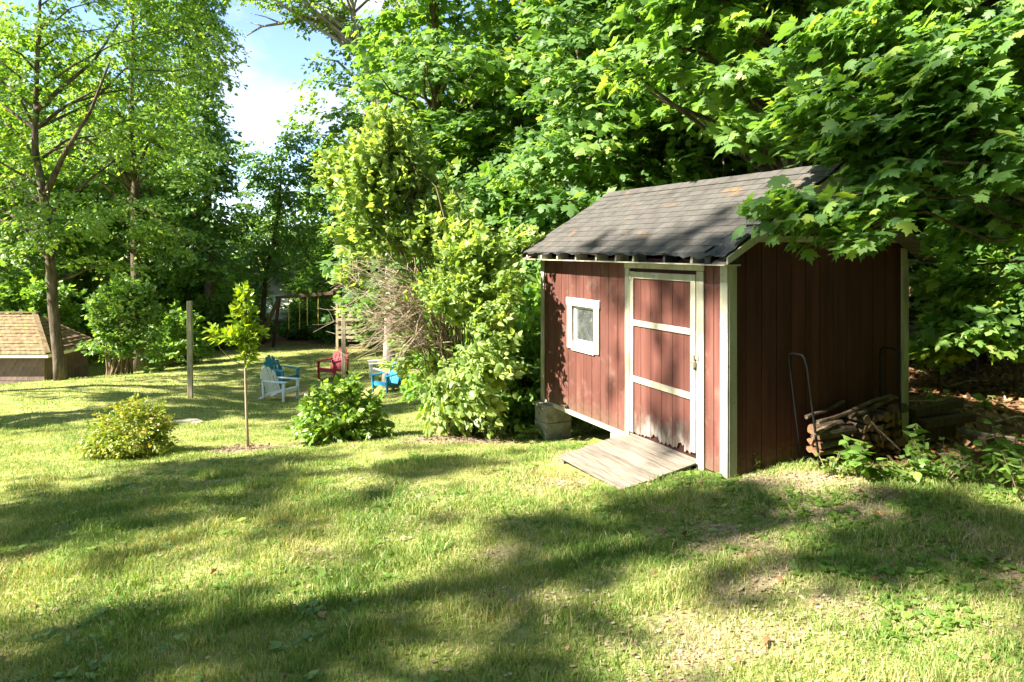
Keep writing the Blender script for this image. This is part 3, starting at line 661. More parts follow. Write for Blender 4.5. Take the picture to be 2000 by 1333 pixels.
obj('rail', MB().tube([(-.47, .09, .10), (.74, .09, .10)], .0125, 8), 'black_metal', rack)
obj('rail', MB().tube([(-.47, -.13, .10), (.74, -.13, .10)], .0125, 8), 'black_metal', rack)

def log_mesh(length, r, kind, rnd):
    """kind 0 round with bark, 1 half, 2 quarter wedge; along x"""
    m = MB(); n = 10
    if kind == 0: prof = [(math.cos(a) * r * rnd.uniform(.9, 1.06), math.sin(a) * r * rnd.uniform(.88, 1.04)) for a in [2 * math.pi * k / n for k in range(n)]]
    elif kind == 1: prof = [(math.cos(a) * r * rnd.uniform(.93, 1.05), math.sin(a) * r * rnd.uniform(.9, 1.0)) for a in [math.pi * k / 6 for k in range(7)]]
    else: prof = [(0, 0)] + [(math.cos(a) * r * 1.35, math.sin(a) * r * 1.35) for a in [.1 + 1.35 * k / 4 for k in range(5)]]
    if kind: 
        cx = sum(p[0] for p in prof) / len(prof); cz = sum(p[1] for p in prof) / len(prof); prof = [(p[0] - cx, p[1] - cz) for p in prof]
    k = len(prof); segs = 5; vs = []
    for s in range(segs):
        x = -length / 2 + length * s / (segs - 1)
        for (a, b) in prof:
            q = rnd.uniform(.96, 1.04); vs.append((x + rnd.uniform(-.006, .006), a * q, b * q))
    side = [(s * k + i, s * k + (i + 1) % k, (s + 1) * k + (i + 1) % k, (s + 1) * k + i) for s in range(segs - 1) for i in range(k)]
    m.add(vs, side + [tuple(range(k))[::-1], tuple(range((segs - 1) * k, segs * k))])
    me = m.mesh('firewood'); me.materials.append(M['log_bark']); me.materials.append(M['log_split'])
    idx = []
    for s in range(segs - 1):
        for i in range(k):
            if kind == 0: idx.append(0)
            elif kind == 1: idx.append(1 if i == k - 1 else 0)
            else: idx.append(1 if i in (0, k - 1) else 0)
    me.polygons.foreach_set('material_index', idx + [1, 1])
    return me
lr = random.Random(21)
LOGM = {(kd, q): log_mesh(1.0, .5, kd, lr) for kd in (0, 1, 2) for q in range(3)}
def firewood(lx, ly, lz, length, r, kind, ax, roll, label, group=None, tilt=0.0, q=0):
    """ax: heading in the shed frame (0 along the end wall, 90 across)"""
    p = shed_world(lx, ly, lz)
    o = bpy.data.objects.new('firewood_log', LOGM[(kind, q)]); C.objects.link(o); o.location = p
    o.scale = (length, r * 2, r * 2)
    o.rotation_euler = (Matrix.Rotation(SHED_RZ + R(ax), 4, 'Z') @ Matrix.Rotation(R(tilt), 4, 'Y') @ Matrix.Rotation(R(roll), 4, 'X')).to_euler()
    return tag(o, label, 'firewood', group)
G1 = 'split logs in the rack, end grain outward'
# crib of logs lying along the wall at the near end of the rack
for (lx, ly, lz, ln, r, kd, rl, lb) in (
        (1.20, -.24, .155, .50, .055, 1, 180, 'pale grey barked log lying lowest at the open end of the log rack'),
        (1.19, -.24, .255, .48, .050, 1, 10, 'tan split log with flat face, second up at the open end of the rack'),
        (1.21, -.24, .355, .50, .062, 0, 0, 'rounded brown barked log on top of the split log at the rack hoop'),
        (1.22, -.12, .160, .48, .055, 1, 180, 'log lying behind the pale grey log at the bottom of the rack'),
        (1.22, -.12, .265, .48, .055, 2, 30, 'wedge log behind the tan split log in the rack'),
        (1.22, -.12, .375, .46, .055, 0, 0, 'round log behind the rounded brown log in the rack')):
    firewood(lx, ly, lz, ln, r, kd, random.uniform(-4, 4), rl, lb, q=random.randint(0, 2))
# end-on logs filling the rest of the rack
row = 0
for z in (.165, .265, .365, .455):
    x = 1.53 + (.05 if row % 2 else 0)
    while x < 2.16:
        kd = lr.choice((0, 1, 2, 2)); r = lr.uniform(.045, .06)
        firewood(x, -.17 + lr.uniform(-.03, .03), z + lr.uniform(-.008, .008), lr.uniform(.30, .36), r, kd, 90 + lr.uniform(-6, 6), lr.uniform(0, 360),
                 'split firewood log stacked end-on in the black rack', G1, q=lr.randint(0, 2))
        x += r * 1.85
    row += 1
firewood(2.16, -.24, .50, .26, .055, 0, 8, 0, 'short thick barked log lying on top at the corner end of the rack', tilt=4)
def stick(pts, r0, r1, label):
    m = MB(); n = len(pts); P = [shed_world(*p) for p in pts]; base = P[0]
    Q = []; 
    for i in range(n - 1):
        for s in (0, .5): 
            q = P[i].lerp(P[i + 1], s); Q.append(q + Vector((0, 0, random.uniform(-.008, .008) if s else 0)))
    Q.append(P[-1])
    m.tube([q - base for q in Q], [r0 + (r1 - r0) * i / (len(Q) - 1) for i in range(len(Q))], 7, True, .08)
    o = obj('fallen_branch', m, 'log_bark', None, smooth=False); o.location = base
    return tag(o, label, 'branch')
stick([(.82, -.30, .36), (.98, -.27, .405), (1.18, -.25, .445)], .022, .030, 'stubby knobbed branch end sticking out past the open hoop of the rack')
stick([(.98, -.22, .47), (1.4, -.25, .54), (1.72, -.27, .63), (2.0, -.27, .66), (2.14, -.26, .62)], .024, .016, 'long pale bent branch lying over the firewood')
stick([(1.36, -.29, .50), (1.7, -.29, .565), (2.02, -.28, .645)], .022, .026, 'dark straight branch lying under the long pale branch')
stick([(.95, -.10, .50), (1.25, -.08, .53), (1.56, -.05, .60)], .022, .018, 'grey branch on the firewood close against the shed boards')
stick([(1.62, -.33, .44), (1.72, -.42, .30), (1.85, -.50, .15)], .012, .010, 'thin stick leaning against the front of the firewood')
# timbers stacked past the corner
for k, (lx0, ly0, lz0, lx1, ly1, lz1, w, h, lb) in enumerate((
        (2.68, -.02, .36, 3.55, -.02, .40, .10, .09, 'upper grey timber stacked past the far corner board of the shed'),
        (2.66, -.16, .26, 3.50, -.20, .27, .11, .09, 'broad grey timber below the upper one past the shed corner'),
        (2.68, .02, .25, 3.6, .05, .24, .10, .10, 'timber at the back of the pile past the shed corner'),
        (2.72, -.05, .10, 3.3, -.06, .10, .16, .20, 'squat block carrying the timbers past the shed corner'),
        (3.25, -.25, .14, 3.85, -.55, .03, .09, .05, 'loose board slumped on the ground by the stacked timbers'),
        (3.3, -.42, .05, 3.62, -.44, .06, .12, .10, 'short offcut lying in the litter below the stacked timbers'))):
    a, b = shed_world(lx0, ly0, lz0), shed_world(lx1, ly1, lz1)
    o = obj('timber', MB().beam(Vector((0, 0, 0)), b - a, w, h), 'bare_wood' if k in (4,) else 'dark_wood', None, .006); o.location = a
    tag(o, lb, 'timber')

# ------------------------------------------------------------------ garden chairs
def adirondack(mat, name='adirondack_chair'):
    """local: sitter faces +x, base at z=0"""
    t = bpy.data.objects.new(name, None); C.objects.link(t)
    seat0, seat1 = Vector((.36, 0, .36)), Vector((-.20, 0, .22))
    for k in range(6):
        p = seat0.lerp(seat1, k / 5); q = p + Vector((-.085, 0, -.021))
        obj('seat_slat', MB().beam(p, q, .52, .022), mat, t, .006)
    obj('seat_front', MB().prism([(.36, .37), (.40, .355), (.405, .25), (.385, .25)], 'y', -.26, .26), mat, t, .005)
    tilt = R(24); bb = Vector((-.20, 0, .20))
    for k in range(5):
        y = (k - 2) * .112; ht = .80 - .045 * (k - 2) ** 2
        w = .109; d = Vector((-math.sin(tilt), 0, math.cos(tilt))); n = Vector((math.cos(tilt), 0, math.sin(tilt)))
        spread = (k - 2) * .012
        vs = []
        for off in (-.010, .010):
            c = bb + n * (off + .012 * abs(k - 2))
            h2 = ht - (.04 if abs(k - 2) == 2 else .015 if abs(k - 2) == 1 else 0)
            sgn = 1 if k > 2 else -1
            top = [(-w / 2, ht if (k == 2 or sgn < 0) else ht), (w / 2, ht)]
            pr = [(-w / 2, 0), (w / 2, 0), (w / 2 + spread * .3, ht - (.05 if k > 2 else .0) - .012), (w / 4, ht - (.012 if k > 2 else 0)), (-w / 4, ht - (.012 if k < 2 else 0)), (-w / 2 + spread * .3, ht - (.05 if k < 2 else 0) - .012)]
            vs += [c + Vector((0, y + a + spread * (b / ht), 0)) + d * b for a, b in pr]
        m_ = 6
        obj('back_slat', MB().add(vs, [tuple(range(m_))[::-1], tuple(range(m_, 2 * m_))] + [(i, (i + 1) % m_, m_ + (i + 1) % m_, m_ + i) for i in range(m_)]), mat, t, .004)
    d = Vector((-math.sin(tilt), 0, math.cos(tilt)))
    for h in (.12, .50):
        p = bb + d * h - Vector((.02, 0, .01)); obj('back_rail', MB().beam(p + Vector((0, -.27, 0)), p + Vector((0, .27, 0)), .022, .06), mat, t)
    for s in (-1, 1):
        y = s * .31
        obj('armrest', MB().prism([(.46, y - .065), (.46, y + .065), (.40, y + .085), (-.32, y + .045), (-.36, y - .03), (.40, y - .085)] if s > 0 else [(.46, y - .065), (.46, y + .065), (.40, y + .085), (-.36, y + .03), (-.32, y - .045), (.40, y - .085)], 'z', .555, .583), mat, t, .008)
        obj('leg', MB().prism([(.33, .0), (.40, .0), (.43, .554), (.33, .554)], 'y', y - .022, y + .022), mat, t, .006)
        obj('leg', MB().prism([(-.60, 0), (-.50, 0), (-.10, .20), (.36, .30), (.37, .37), (.30, .36), (-.20, .235), (-.30, .19)], 'y', s * .262 - .016 + (0 if s > 0 else 0), s * .262 + .016), mat, t, .006)
        obj('arm_support', MB().prism([(-.33, .12), (-.27, .14), (-.30, .554), (-.36, .554)], 'y', y - .016, y + .016), mat, t, .004)
    return t
def place_chair(mat, u, v, rz, label, s=1.0):
    t = adirondack(mat); p = at(u, v); t.location = p; t.rotation_euler = (0, 0, R(rz)); t.scale = (s, s, s)
    return tag(t, label, 'chair', 'plastic garden chairs round the yard')
place_chair('white_plastic', 546, 782, -20, 'white plastic slatted garden chair standing beside the teal high-backed chair')
place_chair('teal_plastic', 549, 757, -28, 'dark teal plastic garden chair just behind the white chair')
place_chair('red_plastic', 652, 739, 248, 'red plastic slatted garden chair at the foot of the mossy post')
place_chair('white_plastic', 748, 742, 195, 'white plastic garden chair under the lilac branches behind the blue chair')
place_chair('blue_plastic', 757, 764, 238, 'low bright blue plastic garden chair under the lilac branches', .86)

# ------------------------------------------------------------------ posts, swing set, play tower, toy
def post(u, v, h, w, label, lean=(0, 0)):
    p = at(u, v); t = thing('wooden_post', p, label, 'post', R(8))
    obj('shaft', MB().prism([(-w / 2, -w / 2), (w / 2, -w / 2), (w / 2, w / 2), (-w / 2, w / 2)], 'z', -.15, h), 'post_wood', t, .006)
    obj('hook', MB().tube([(w / 2, 0, h - .12), (w / 2 + .05, 0, h - .12), (w / 2 + .05, 0, h - .07)], .008, 6), 'iron', t)
    t.rotation_euler = (lean[0], lean[1], R(8)); return t
post(372, 779, 2.46, .115, 'bare grey square post standing alone on the lawn by the sapling', (0, R(-.6)))
post(671, 752, 2.2, .12, 'yellow-grey mossy square post behind the red chair')
dirt = at(372, 782)

sp = on(545, 33.0); sp.z = g1(sp.x, sp.y)
sw_l = Vector(((545 - 1000) / FPX * 33, 33.0, 0)); sw_r = Vector(((652 - 1000) / FPX * 32.5, 32.5, 0))
gz0 = g1(sw_l.x, sw_l.y); top = CAM_H - (582 - HORIZON) / FPX * 33
swing = thing('swing_set', (sw_l.x, sw_l.y, gz0), 'dark timber swing set with slanted legs and long top beam in the shade', 'swing set')
h = top - gz0
ax = (sw_r - sw_l); ax.z = .25
obj('top_beam', MB().beam((-.15, 0, h), ax + Vector((0, 0, h)), .10, .15), 'dark_wood', swing, .01)
for dx, dy in ((-.78, -1.0), (-.55, .8)):
    obj('leg', MB().beam((dx, dy, -.1), (0, dy * .05, h - .02), .13, .13), 'dark_wood', swing, .01)
obj('crossbar', MB().beam((-.45, -.62, .75), (-.36, .52, .75), .06, .10), 'dark_wood', swing)
fwd = ax.normalized()
for k, (a, dl) in enumerate(((.28, 1.55), (.62, 1.45))):
    c = fwd * (ax.length * a); zb = h + .25 * a - dl
    s_ = obj('swing', MB().box(c.x - .26, c.x + .26, c.y - .1, c.y + .1, zb, zb + .035), 'black_metal', swing, .01)
    for s in (-.25, .25): obj('rope', MB().tube([(c.x + s, c.y, zb + .03), (c.x + s, c.y, h + .25 * a)], .018, 5), 'rope', s_)
# play tower
tp = Vector(((659 - 1000) / FPX * 32.3, 32.3, 0)); tz = g1(tp.x, tp.y); ht = CAM_H - (566 - HORIZON) / FPX * 32.3 - tz
tower = thing('play_tower', (tp.x, tp.y, tz), 'timber play tower with pitched plank roof at the end of the swing beam', 'play tower')
for (x, y) in ((0, 0), (1.25, 0), (0, 1.2), (1.25, 1.2)):
    obj('post', MB().prism([(x - .055, y - .055), (x + .055, y - .055), (x + .055, y + .055), (x - .055, y + .055)], 'z', -.1, ht), 'post_wood', tower, .006)
for k in range(7):
    obj('roof_plank', MB().beam((-.18 + .135 * k, -.12, ht - .05 + .085 * k), (-.18 + .135 * k, 1.32, ht - .05 + .085 * k), .15, .03), 'post_wood' if k % 2 else 'dark_wood', tower)
    obj('roof_plank', MB().beam((1.43 - .135 * k, -.12, ht - .05 + .085 * k), (1.43 - .135 * k, 1.32, ht - .05 + .085 * k), .15, .03), 'post_wood', tower)
obj('gable_frame', MB().beam((-.2, -.06, ht - .09), (.63, -.06, ht + .44), .03, .08).beam((1.45, -.06, ht - .09), (.62, -.06, ht + .44), .03, .08), 'dark_wood', tower)
obj('deck', MB().box(-.06, 1.31, -.06, 1.26, 1.15, 1.22), 'dark_wood', tower)
for z in (.5, .72, .94, 1.3, 1.5, 1.72):
    obj('slat', MB().box(.06, 1.19, -.075, -.045, z, z + .12), 'post_wood', tower)
    obj('slat', MB().box(1.295, 1.32, .06, 1.14, z, z + .12), 'post_wood', tower)
# teal ride-on seat beneath the beam
tyl = at(570, 664)
toy = thing('toddler_seat', tyl, 'teal plastic toddler seat with white knobs on the shaded grass near the swings', 'toy', R(20))
obj('body', MB().prism([(-.28, .05), (.25, .05), (.30, .16), (.05, .30), (-.16, .34), (-.20, .78), (-.30, .80), (-.36, .30)], 'y', -.22, .22), 'teal_plastic', toy, .03)
for s in (-1, 1):
    obj('side_bar', MB().tube([(.22, s * .24, .12), (.20, s * .25, .46), (-.22, s * .25, .58)], .03, 7), 'teal_plastic', toy)
    obj('knob', MB().tube([(.21, s * .25, .44), (.21, s * .25, .5), (.21, s * .25, .56)], [.05, .075, .04], 8), 'white_plastic', toy)
    obj('foot', MB().tube([(.24, s * .2, -.02), (.24, s * .2, .05), (.24, s * .2, .12)], [.06, .08, .05], 8), 'white_plastic', toy)

st = at(362, 827)
sm = MB(); pr = [(math.cos(a) * .34 * random.uniform(.85, 1.1), math.sin(a) * .26 * random.uniform(.85, 1.1)) for a in [2 * math.pi * k / 11 for k in range(11)]]
so = obj('flat_stone', sm.prism(pr, 'z', -.05, .035), 'stone', None, .012); so.location = st; tag(so, 'flat tan stepping stone sunk in the lawn by the lone grey post', 'stone')

# ------------------------------------------------------------------ small hip-roofed outbuilding at the left, houses beyond
gx0, gx1, gy0, gy1 = -22.5, -15.75, 24.15, 26.6
gzb, gze = -3.0, -1.30
out = thing('outbuilding', ((gx0 + gx1) / 2, gy0, gzb), 'low shingled outbuilding with mossy orange-brown hip roof past the leaning tree', 'outbuilding')
ox, oy = (gx0 + gx1) / 2, gy0
obj('wall', MB().box(gx0 - ox, gx1 - ox, 0, gy1 - oy, -.2, gze - gzb), 'wall_shake', out)
wr = random.Random(6); x_w = gx1 - ox
shake = {}
for r in range(11):
    z = .02 + r * .155; x = x_w - (0 if r % 2 else .09)
    if z + .15 > gze - gzb: break
    while x > x_w - 3.3:
        w = .19
        o = shake.get('m')
        if o is None: o = shake['m'] = MB().prism([(-.012, 0), (-.002, .17), (.0, .17), (.0, 0)], 'x', -.092, .092).mesh('wall_shingle')
        q = obj('wall_shingle', o, 'wall_shake', out); q.location = (x - .095, -.002 - .001 * (r % 2), z); x -= .19
    if z > 0.4:
        y = .1
        while y < gy1 - oy - .1:
            q = obj('wall_shingle', o, 'wall_shake', out); q.location = (gx1 - ox + .003, y + .095, z); q.rotation_euler = (0, 0, R(90)); y += .19
e = .28; ze = gze - gzb; rx1 = gx1 - ox + e; ry0, ry1 = -e, gy1 - oy + e; half = (ry1 - ry0) / 2; zr = ze + 1.22; rx0 = gx0 - ox - e
hip = rx1 - half * .95
obj('roof', MB().add([(rx0, ry0, ze), (rx1, ry0, ze), (rx1, ry1, ze), (rx0, ry1, ze), (rx0, ry0 + half, zr), (hip, ry0 + half, zr), (rx0, ry0, ze - .05), (rx1, ry0, ze - .05), (rx1, ry1, ze - .05), (rx0, ry1, ze - .05)],
    [(0, 1, 5, 4), (1, 2, 5), (2, 3, 4, 5), (0, 4, 3), (6, 9, 8, 7), (0, 6, 7, 1), (1, 7, 8, 2), (2, 8, 9, 3), (3, 9, 6, 0)]), 'moss_roof', out)
def course_strip(name, a, b, c, d, n, per, mat):
    """rows of shakes on a roof plane with eave a-b and top d-c; joined, too small to tell apart singly"""
    a, b, c, d = map(Vector, (a, b, c, d)); nn = (b - a).cross(d - a).normalized(); m = MB()
    if nn.z < 0: nn = -nn
    for r in range(n):
        t0, t1 = r / n, min((r + 1.25) / n, 1); l0, r0 = a.lerp(d, t0), b.lerp(c, t0); l1, r1 = a.lerp(d, t1), b.lerp(c, t1)
        cnt = max(1, int(per * (r0 - l0).length))
        for k in range(cnt):
            f0, f1 = k / cnt + .0005, (k + 1) / cnt - .0005; lf = wr.uniform(.025, .045) if mat == 'moss_roof' else wr.uniform(.03, .06)
            q = [l0.lerp(r0, f0) + nn * lf, l0.lerp(r0, f1) + nn * lf, l1.lerp(r1, f1) + nn * .012, l1.lerp(r1, f0) + nn * .012]
            q += [p - nn * .02 for p in q[:2]]
            m.add(q, [(0, 1, 2, 3), (4, 5, 1, 0)])
    o = obj(name, m, mat, out); o['kind'] = 'stuff'; return o
course_strip('front_shakes', (rx0, ry0 - .03, ze + .005), (rx1, ry0 - .03, ze + .005), (hip, ry0 + half, zr), (rx0, ry0 + half, zr), 12, 6, 'moss_roof')
course_strip('side_shakes', (rx1 + .03, ry0, ze + .005), (rx1 + .03, ry1, ze + .005), (hip + .01, ry0 + half, zr), (hip, ry0 + half, zr), 12, 6, 'brown_shake')
obj('eave_trim', MB().box(rx0, rx1 + .03, ry0 - .025, ry0 - .002, ze - .10, ze + .01), 'house_white', out)
obj('eave_trim', MB().box(rx1 + .002, rx1 + .025, ry0, ry1, ze - .10, ze + .01), 'house_white', out)
obj('hip_cap', MB().beam((rx1 + .02, ry0 - .02, ze + .07), (hip, ry0 + half, zr + .06), .16, .03), 'moss_roof', out)
obj('ridge_cap', MB().beam((hip + .1, ry0 + half, zr + .06), (rx0, ry0 + half, zr + .06), .16, .03), 'moss_roof', out)

def house(x, y, z, w, d, h, rz, label, wall, roof_m, rise=2.2):
    t = thing('house', (x, y, z), label, 'house', R(rz))
    obj('wall', MB().prism([(-w / 2, -1), (w / 2, -1), (w / 2, h), (0, h + rise * .93), (-w / 2, h)], 'y', -d / 2, d / 2), wall, t)
    for k in range(int(h / .22)):
        obj('siding_board', MB().box(-w / 2 - .03, w / 2 + .03, -d / 2 - .03, -d / 2 - .004, k * .22 + .02, k * .22 + .21), wall, t)
    s = (w / 2 + .4); 
    for sg in (-1, 1):
        obj('roof', MB().prism([(0, h + rise), (sg * s, h - .35), (sg * s, h - .5), (0, h + rise - .16)], 'y', -d / 2 - .4, d / 2 + .4), roof_m, t)
    for xw in (-w * .28, w * .2):
        f = obj('window', MB().box(xw - .55, xw + .55, -d / 2 - .07, -d / 2 - .032, 1.0, 2.5), 'white_trim', t)
        obj('pane', MB().box(xw - .47, xw + .47, -d / 2 - .08, -d / 2 - .072, 1.08, 1.72), 'glass', f)
        obj('pane', MB().box(xw - .47, xw + .47, -d / 2 - .08, -d / 2 - .072, 1.78, 2.42), 'glass', f)
    return t
house(-31, 41, -3.0, 8, 9, 3.9, 20, 'pale sided house half hidden by leaves above the mossy outbuilding', 'house_white', 'house_white')
house(-15.5, 47, -3.2, 9, 8, 1.6, -62, 'low house with pinkish grey roof glimpsed behind the swing beam', 'house_white', 'house_grey', 2.4)

# ------------------------------------------------------------------ trees
def lobe_points(lobes, n, rng, inner=.45):
    """points in ellipsoid lobes (cx,cy,cz,rx,ry,rz), crowded towards the outside"""
    L = np.array(lobes, float); w = L[:, 3] * L[:, 4] * L[:, 5]; w = w ** .8; k = rng.choice(len(L), n, p=w / w.sum())
    d = unit(rng.normal(0, 1, (n, 3))); r = inner + (1 - inner) * rng.random(n) ** .6
    return L[k, :3] + d * L[k, 3:] * r[:, None]

def crown_mesh(name, lobes, n, K, size, shape, mat, seed, L=(.8, 1.4), W=(.35, .6), path=None, keep=None, inner=.45, droop=.3, up=.8, tilt=.35, out=None):
    rng = np.random.default_rng(seed)
    E = lobe_points(lobes, n, rng, inner)
    if keep is not None: E = E[keep(E)]
    n = len(E)
    ax = np.zeros((n, 3)); ax[:, 2] = E[:, 2]
    if path is not None:
        pz = np.array([p[2] for p in path]); ax[:, 0] = np.interp(E[:, 2], pz, [p[0] for p in path]); ax[:, 1] = np.interp(E[:, 2], pz, [p[1] for p in path])
    D = E - ax; D[:, 2] = 0; D = unit(D + rng.normal(0, .25, (n, 3)) * np.array([1, 1, 0])); D[:, 2] = rng.normal(.08, .18, n)
    D = unit(D); ln = rng.uniform(*L, n); O = E - D * ln[:, None] * .6
    vb = np.clip(rng.normal(.45, .16, n), .1, .9)
    V, F, A = sprays(O, D, ln, rng.uniform(*W, n), K, size, shape, rng, droop, up, vb, tilt=tilt)
    m = np_mesh(name, V, F, A); m.materials.append(M[mat])
    if out is not None: out.append((O, D, ln))
    return m

def limb_curve(p0, p1, rnd, n=5, sag=.12):
    p0, p1 = Vector(p0), Vector(p1); L = (p1 - p0).length; pts = []
    for i in range(n):
        t = i / (n - 1); q = p0.lerp(p1, t); q.z += sag * L * math.sin(math.pi * t) * .6
        if 0 < i < n - 1: q += Vector([rnd.uniform(-.05, .05) * L for _ in range(3)])
        pts.append(q)
    return pts

def wood_mesh(path, radii, tips, seed, sides=10, twig=.012, frac=.55, thick=.016):
    """trunk along path, limbs running out to the given tips"""
    rnd = random.Random(seed); tr = MB()
    P = []; Rr = []
    for i in range(len(path) - 1):
        a, b = Vector(path[i]), Vector(path[i + 1]); m = 3
        for s in range(m):
            t = s / m; P.append(a.lerp(b, t) + Vector((rnd.uniform(-.02, .02), rnd.uniform(-.02, .02), 0))); Rr.append(radii[i] + (radii[i + 1] - radii[i]) * t)
    P.append(Vector(path[-1])); Rr.append(radii[-1])
    Rr[0] *= 1.35
    tr.tube(P, Rr, sides, True, .05)
    br = MB(); zs = [p.z for p in P]; H = zs[-1]
    for e in tips:
        e = Vector(e); i0 = 0
        hd = min((Vector((e.x - p.x, e.y - p.y, 0)).length for p in P))
        want = max(H * .22, e.z - frac * hd - .2)
        i0 = min(range(len(P)), key=lambda i: abs(P[i].z - want))
        p0 = P[i0]; L = (e - p0).length
        if L < .3: continue
        r0 = min(Rr[i0] * .55, .012 + thick * L); pts = limb_curve(p0, e, rnd)
        br.tube(pts, [r0 + (twig - r0) * k / (len(pts) - 1) for k in range(len(pts))], 5, False)
    return tr, br

def build_tree(name, loc, label, path, radii, lobes, n, K, size, shape, mat, seed, bark='bark', limbs=40, group=None, rz=0, scale=None, cat='tree', thick=.016, **kw):
    t = thing(name, loc, label, cat, rz, group, scale)
    out = []
    cm = crown_mesh('crown', lobes, n, K, size, shape, mat, seed, path=path, out=out, **kw)
    O, D, ln = out[0]; rs = np.random.default_rng(seed + 5)
    pick = rs.permutation(len(O))[:limbs]
    tips = [O[k] + D[k] * ln[k] * .5 for k in pick]
    a, b = wood_mesh(path, radii, tips, seed, thick=thick)
    obj('trunk', a, bark, t, smooth=True)
    if b.v: obj('branches', b, bark, t, smooth=True)['kind'] = 'stuff'
    obj('crown', cm, None, t)
    return t

def lobed_crown(z0, z1, r, k, seed, top=.45, cx=0, cy=0):
    """a crown as several overlapping lobes from z0 to z1"""
    rnd = random.Random(seed); L = []
    for i in range(k):
        f = (i + .5) / k; z = z0 + (z1 - z0) * f; rr = r * (math.sin(math.pi * (.18 + .74 * f)) ** .7) * (1 if f < .6 else 1 - (f - .6) * (1 - top) / .4)
        a = rnd.uniform(0, 6.28) + i * 2.4; o = rr * .42
        L.append((cx + math.cos(a) * o, cy + math.sin(a) * o, z, rr * .68, rr * .68, (z1 - z0) / k * .95))
    return L

HIDE = Vector((0, 0, 0))
# four maples of the wood, copied about
FOREST = [None] * 4
def forest_proto(i, loc, label, group, scale, rz):
    H = (13.5, 12.5, 14.5, 11.5)[i]; z0 = (2.2, 1.6, 3.2, 1.2)[i]; r = (3.2, 2.9, 3.4, 2.6)[i]
    path = [(0, 0, -.3), (.1, .05, H * .25), (-.1 + .2 * (i % 2), .1, H * .5), (.1, -.1, H * .75), (0, 0, H * .95)]
    rad = [.21, .17, .13, .08, .02]
    t = build_tree('maple_tree', loc, label, path, rad, lobed_crown(z0, H, r, 8, 30 + i), 330, 32, .17, 'maple', 'maple', 100 + i, limbs=46, group=group, rz=rz, scale=scale, L=(.8, 1.5), W=(.35, .65))
    FOREST[i] = t
    return t
def forest(i, u, D, label, s=1.0, rz=0.0, group=None, sxy=None, leaf=None):
    p = on(u, D); sc_ = (sxy or s, sxy or s, s)
    if FOREST[i] is None: return forest_proto(i, p, label, group, sc_, rz)
    t = copy_thing(FOREST[i], p, rz, label, group, sc_)
    if leaf: recolour(t, leaf)
    return t
def recolour(t, leaf):
    for c in t.children:
        if c.name.startswith(('crown', 'foliage')): c.material_slots[0].link = 'OBJECT'; c.material_slots[0].material = M[leaf]

GW = 'slender maples standing deep in the woods'
LW = 'green maple with its trunk lost among others deep in the woods'
forest(0, 1140, 15.5, 'dark-trunked maple with low spreading sprays between the lilac and the shed ridge', 1.0, .3)
forest(1, 1275, 17.5, 'maple whose straight dark trunk rises just above the shed ridge', 1.0, 1.2)
forest(2, 1345, 16.2, 'maple with paler straight trunk just above the shed ridge', .95, 2.6)
forest(3, 1015, 17.5, 'low-branched maple filling the gap behind the lilac and shed roof', 1.0, .9)
forest(3, 860, 18.5, 'maple crown showing above the top of the tall lilac', 1.12, 3.7)
forest(0, 1690, 17.0, 'maple behind the far rake board of the shed roof', 1.0, 4.2)
forest(1, 1935, 13.5, 'thick-trunked maple with a sunlit patch of bark right of the shed', 1.05, 5.0)
forest(2, 2110, 15.5, 'maple at the edge of the wood beyond the glossy weeds', 1.0, .2)
for (i, u, D, s, rz) in ((2, 1165, 21, .95, 1.5), (0, 960, 23, 1.0, 2.2), (1, 1430, 22, 1.1, .4), (3, 1560, 21, 1.2, 3.1), (2, 1800, 20, 1.0, 5.6), (3, 1860, 16.5, .9, 1.9), (1, 1240, 27, 1.2, 2.9), (0, 1080, 30, 1.25, 4.4),
                         (2, 1560, 28, 1.2, 1.0), (0, 1760, 27, 1.2, 3.5), (1, 1980, 22, 1.1, 2.3), (3, 2050, 27, 1.2, 1.1), (2, 1400, 33, 1.3, .8), (1, 800, 31, 1.05, 4.0), (3, 720, 36, 1.2, 2.0), (2, 2200, 21, 1.1, 3.0), (0, 1900, 34, 1.3, .7), (3, 1650, 13.8, .8, 2.5)):
    forest(i, u, D, LW, s, rz, GW)

# big pale trunk right behind the shed ridge
p = on(1532, 12.3)
build_tree('maple_tree', p, 'stout pale-barked maple directly behind the shed ridge', [(0, 0, -.3), (.05, 0, 3), (0, .1, 6), (-.1, .1, 9), (0, 0, 12)], [.27, .24, .20, .13, .03],
           lobed_crown(5.0, 13, 3.0, 7, 61), 260, 34, .165, 'maple', 'maple_bright', 201, bark='bark_pale', limbs=36)

